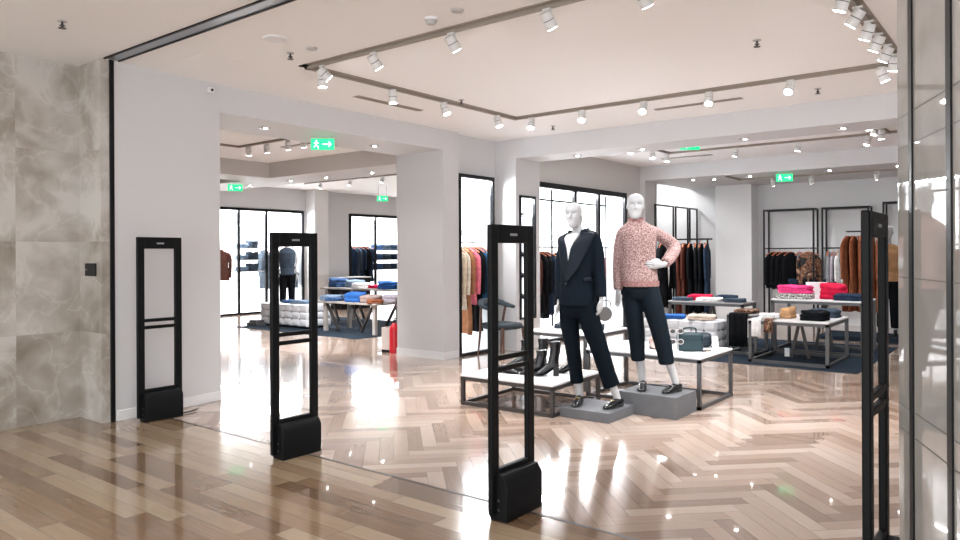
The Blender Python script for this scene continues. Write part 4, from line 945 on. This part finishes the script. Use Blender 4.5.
for x in (-4.38, -4.27, -4.16, -4.05):
    garment('hanging_coat', 'black', (x, 15.175, 1.5), R(62)+R(random.uniform(-10, 10)), .72, 'black jacket on the rear wall rack beside the floral blouse, %s from left' % ORD[k], 'jacket', 'black jackets on the rear rack', wid=.16, th=.045, sleeve=.5); k += 1
garment('hanging_blouse', 'grey', (-3.88, 15.175, 1.5), R(80), .56, 'pale grey scarf top left of the floral blouse', 'blouse', wid=.1, th=.03, sleeve=0)
garment('hanging_blouse', 'black', (-3.70, 15.13, 1.5), R(8), .72, 'black blouse with brown flowers on the rear wall rack', 'blouse', wid=.17, th=.05, sleeve=.5, mat=M['floral'], flare=.01)
k = 0
for x, c, n in ((-3.36, 'grey', 'grey top'), (-3.27, 'lilac', 'pale grey top'), (-3.18, 'white', 'white top'), (-3.09, 'white', 'white shirt'), (-3.0, 'lilac', 'pale lilac top'), (-2.91, 'white', 'white blouse'), (-2.81, 'black', 'black coat'), (-2.71, 'black', 'long black coat')):
    garment('hanging_blouse', c, (x, 15.175, 1.5), R(90)+R(random.uniform(-10, 10)), .8 if c == 'black' else .66, '%s on the second rear rack, %s from left' % (n, ORD[k]), 'blouse', 'tops on the second rear rack', wid=.14, th=.034, sleeve=.4); k += 1
for i in range(3): folded('folded_jeans', ('black', 'navy', 'black')[i], (-4.35+.34*i, 15.17, .801), 0, (.28, .26, .09), 'dark folded trousers on the lower shelf of the floral rack, %s from left' % ORD[i], group='trousers on the rear rack shelf')
for i in range(3): folded('folded_jeans', ('navy', 'black', 'navy')[i], (-3.3+.34*i, 15.17, .801), 0, (.28, .26, .10), 'dark folded trousers on the lower shelf of the second rack, %s from left' % ORD[i], group='trousers on the rear rack shelf')
# brown coats on a T rail
rail('clothes_rail', 'free-standing black T rail holding the brown coats', (-2.5, 12.45, 1.74), (-2.02, 12.45, 1.74), posts=(.5,))
for i, x in enumerate((-2.47, -2.385, -2.3, -2.215, -2.13, -2.045)):
    garment('hanging_coat', 'brown', (x, 12.45, 1.74), R(90)+R(random.uniform(-14, 14)), 1.15, 'long rust brown coat on the T rail, %s from left' % ORD[i], 'coat', 'brown coats on the T rail', wid=.18, th=.032, flare=.1)
# recess racks and the free-standing rail before them
t = thing('clothes_rack', 'tall black three bay rack in the bright recess', 'clothes rack', (-6.02, 13.2, 0))
for y in (.0, .87, .99, 1.62, 1.73, 2.13): MB().box(-.03, 0, y, y+.03, 0, 2.38).build('upright', M['black'], t)
MB().box(-.03, 0, .03, .87, 2.35, 2.38).box(-.03, 0, 1.02, 1.62, 2.35, 2.38).box(-.03, 0, 1.76, 2.13, 2.35, 2.38).build('top_bar', M['black'], t)
MB().cyl((-.015, .03, 1.45), (-.015, 2.13, 1.45), .012, n=12).build('hanging_rail', M['black'], t)
rail('clothes_rail', 'free-standing black rail of dark clothes before the bright recess', (-5.62, 12.19, 1.66), (-4.62, 12.45, 1.66), .014, posts=(.04, .92))
garment('hanging_coat', 'black', (-5.46, 12.23, 1.66), R(100), 1.12, 'black coat at the left end of the rail, seen past the pink sleeve', wid=.19, th=.06)
d = Vector((.58, .15, 0)); an = math.atan2(.15, .58)+R(90)
for i, (c, L, n) in enumerate((('rust', 1.25, 'patterned rust dress'), ('rust', 1.25, 'rust brown dress'), ('black', 1.2, 'black dress'), ('black', 1.2, 'black long coat'), ('black', 1.2, 'black trousers'), ('navy', 1.2, 'dark navy coat'))):
    p = Vector((-5.2, 12.3, 1.66))+d*(.06+.155*i)
    garment('hanging_dress', c, p, an+R(random.uniform(-6, 6)), L, '%s on the rail before the bright recess, %s from left' % (n, ORD[i]), 'dress', 'dark clothes before the recess', wid=.16, th=.032, sleeve=.45)
for i, (y, c, n) in enumerate(((13.4, 'white', 'white shirt'), (13.7, 'black', 'black coat'), (14.9, 'lilac', 'lilac grey dress'), (15.08, 'lilac', 'pale lilac coat'))):
    garment('hanging_dress', c, (-6.035, y, 1.45), R(random.uniform(-5, 5)), 1.05, '%s on the tall rack in the bright recess, %s from left' % (n, ORD[i]), 'dress', 'clothes on the recess rack', wid=.15, th=.045)

# ------------------------------------------------------------------ left room furniture
tag(MB().box(-1.75, 1.75, -1.35, 1.35, 0, .008).build('rug', M['rug'], loc=(-10.85, 9.6, 0)), 'dark blue grey rug under the left room tables', 'rug')
ottoman('white tufted ottoman in the left room behind the second gate', (-11.78, 9.05, .008), .74, .3, .46)
tag(MB().box(-.16, .16, -.12, .12, 0, .07).box(-.12, .12, -.09, .09, .07, .12).build('shoe_riser', M['plinth'], loc=(-12.5, 8.65, .0), bevel=.004), 'dark low stepped block on the floor beside the left ottoman', 'riser')
def wood_table(label, x0, x1, y0, y1, z):
    cx, cy = (x0+x1)/2, (y0+y1)/2; a, b = (x1-x0)/2, (y1-y0)/2
    t = thing('display_table', label, 'display table', (cx, cy, .008)); z -= .008
    MB().box(-a, a, -b, b, z-.035, z).build('tabletop', M['woodtop'], t, bevel=.006)
    for sx in (-1, 1):
        for sy in (-1, 1):
            g = MB().box(sx*(a-.12)-.035, sx*(a-.12)+.035, sy*(b-.1)-.03, sy*(b-.1)+.03, 0, z-.035).build('leg', M['woodtop'], t)
            MB().bar((sx*(a-.16), sy*(b-.1), z-.05), (sx*(a-.48), sy*(b-.1), .03), .04).build('brace', M['darksteel'], t)
    return t
wood_table('low grey wood table of jeans in the left room', -10.7, -9.15, 8.72, 9.5, .565); wood_table('higher grey wood table behind the low one in the left room', -12.0, -9.0, 9.85, 10.75, .74)
for i, (x, y, c) in enumerate(((-10.05, 9.32, 'dusk'), (-9.75, 9.3, 'denim'), (-10.38, 8.86, 'denim'), (-9.28, 8.84, 'brown'))):
    folded('folded_jeans', c, (x, y, .566), R(30*i-40), (.3, .26, .06), 'loosely folded %s trousers among the piles on the low left room table' % ('slate', 'dark blue', 'mid blue', 'brown')[i], layers=2)
k = 0
for x, y, c, s, n in ((-10.6, 8.95, 'paled', .09, 'pale blue jeans'), (-10.15, 9.1, 'paled', .11, 'washed blue jeans'), (-9.85, 8.9, 'royal', .16, 'bright blue jeans pile'), (-9.5, 8.95, 'taupe', .12, 'taupe trousers'), (-9.3, 9.25, 'lilac', .12, 'pale grey knit'), (-10.6, 9.28, 'dusk', .08, 'slate jeans')):
    folded('folded_jeans', c, (x, y, .566), R(random.uniform(-25, 25)), (.34, .32, s), 'folded %s on the low left room table' % n, layers=2)
for x, y, c, s, n in ((-11.7, 10.1, 'denim', .17, 'dark blue jeans pile'), (-11.3, 10.2, 'paled', .14, 'pale jeans pile'), (-10.95, 10.05, 'white', .10, 'white tees'), (-10.55, 10.15, 'crimson', .06, 'red tee'), (-10.2, 10.05, 'royal', .14, 'blue jeans pile'), (-9.85, 10.25, 'navy', .24, 'navy sweatshirts pile'), (-9.5, 10.1, 'dusk', .2, 'charcoal jeans pile'), (-9.2, 10.35, 'white', .26, 'white shirts pile')):
    folded('folded_jeans', c, (x, y, .741), R(random.uniform(-20, 20)), (.34, .34, s), 'folded %s on the higher left room table' % n, layers=3 if s > .1 else 2)
folded('folded_jeans', 'paled', (-11.5, 9.0, .469), R(15), (.4, .3, .06), 'pale blue jeans lying on the left ottoman'); folded('folded_jeans', 'denim', (-11.95, 9.05, .469), R(-15), (.36, .3, .05), 'denim jeans lying on the left ottoman end')
t = thing('low_cabinet', 'long dark low cabinet at the far left room wall', 'cabinet', (-14.6, 13.0, 0)); MB().box(-.25, .25, -.5, .5, 0, .80).build('body', M['black'], t, bevel=.006); MB().box(-.27, .27, -.52, .52, .80, .825).build('top', M['white'], t)
# fire extinguisher by the pillar
t = thing('extinguisher_box', 'pale board holder beside the pillar with red extinguisher', 'holder', (-7.5, 7.5, 0)); MB().box(-.14, .04, -.1, -.085, .04, .36).box(-.14, .04, -.085, .1, .04, .055).box(-.14, -.125, -.085, .1, .055, .36).build('box', M['panel'], t); MB().box(-.14, .04, -.1, .1, 0, .04).build('foot', M['black'], t)
t = thing('fire_extinguisher', 'red fire extinguisher standing beside the white pillar', 'fire extinguisher', (-7.42, 7.44, .0), R(-30))
MB().tube([(0, 0, 0), (0, 0, .02), (0, 0, .33), (0, 0, .39), (0, 0, .43)], [.06, .072, .072, .05, .022], 20, 3).build('cylinder', M['red'], t)
MB().cyl((0, 0, .43), (0, 0, .47), .018).box(-.015, .09, -.01, .01, .47, .485).box(-.015, .08, -.01, .01, .495, .51).build('valve_handle', M['black'], t); MB().tube([(-.018, 0, .45), (-.1, 0, .42), (-.1, 0, .25), (-.085, 0, .12)], .009, 8).build('hose', M['black'], t)
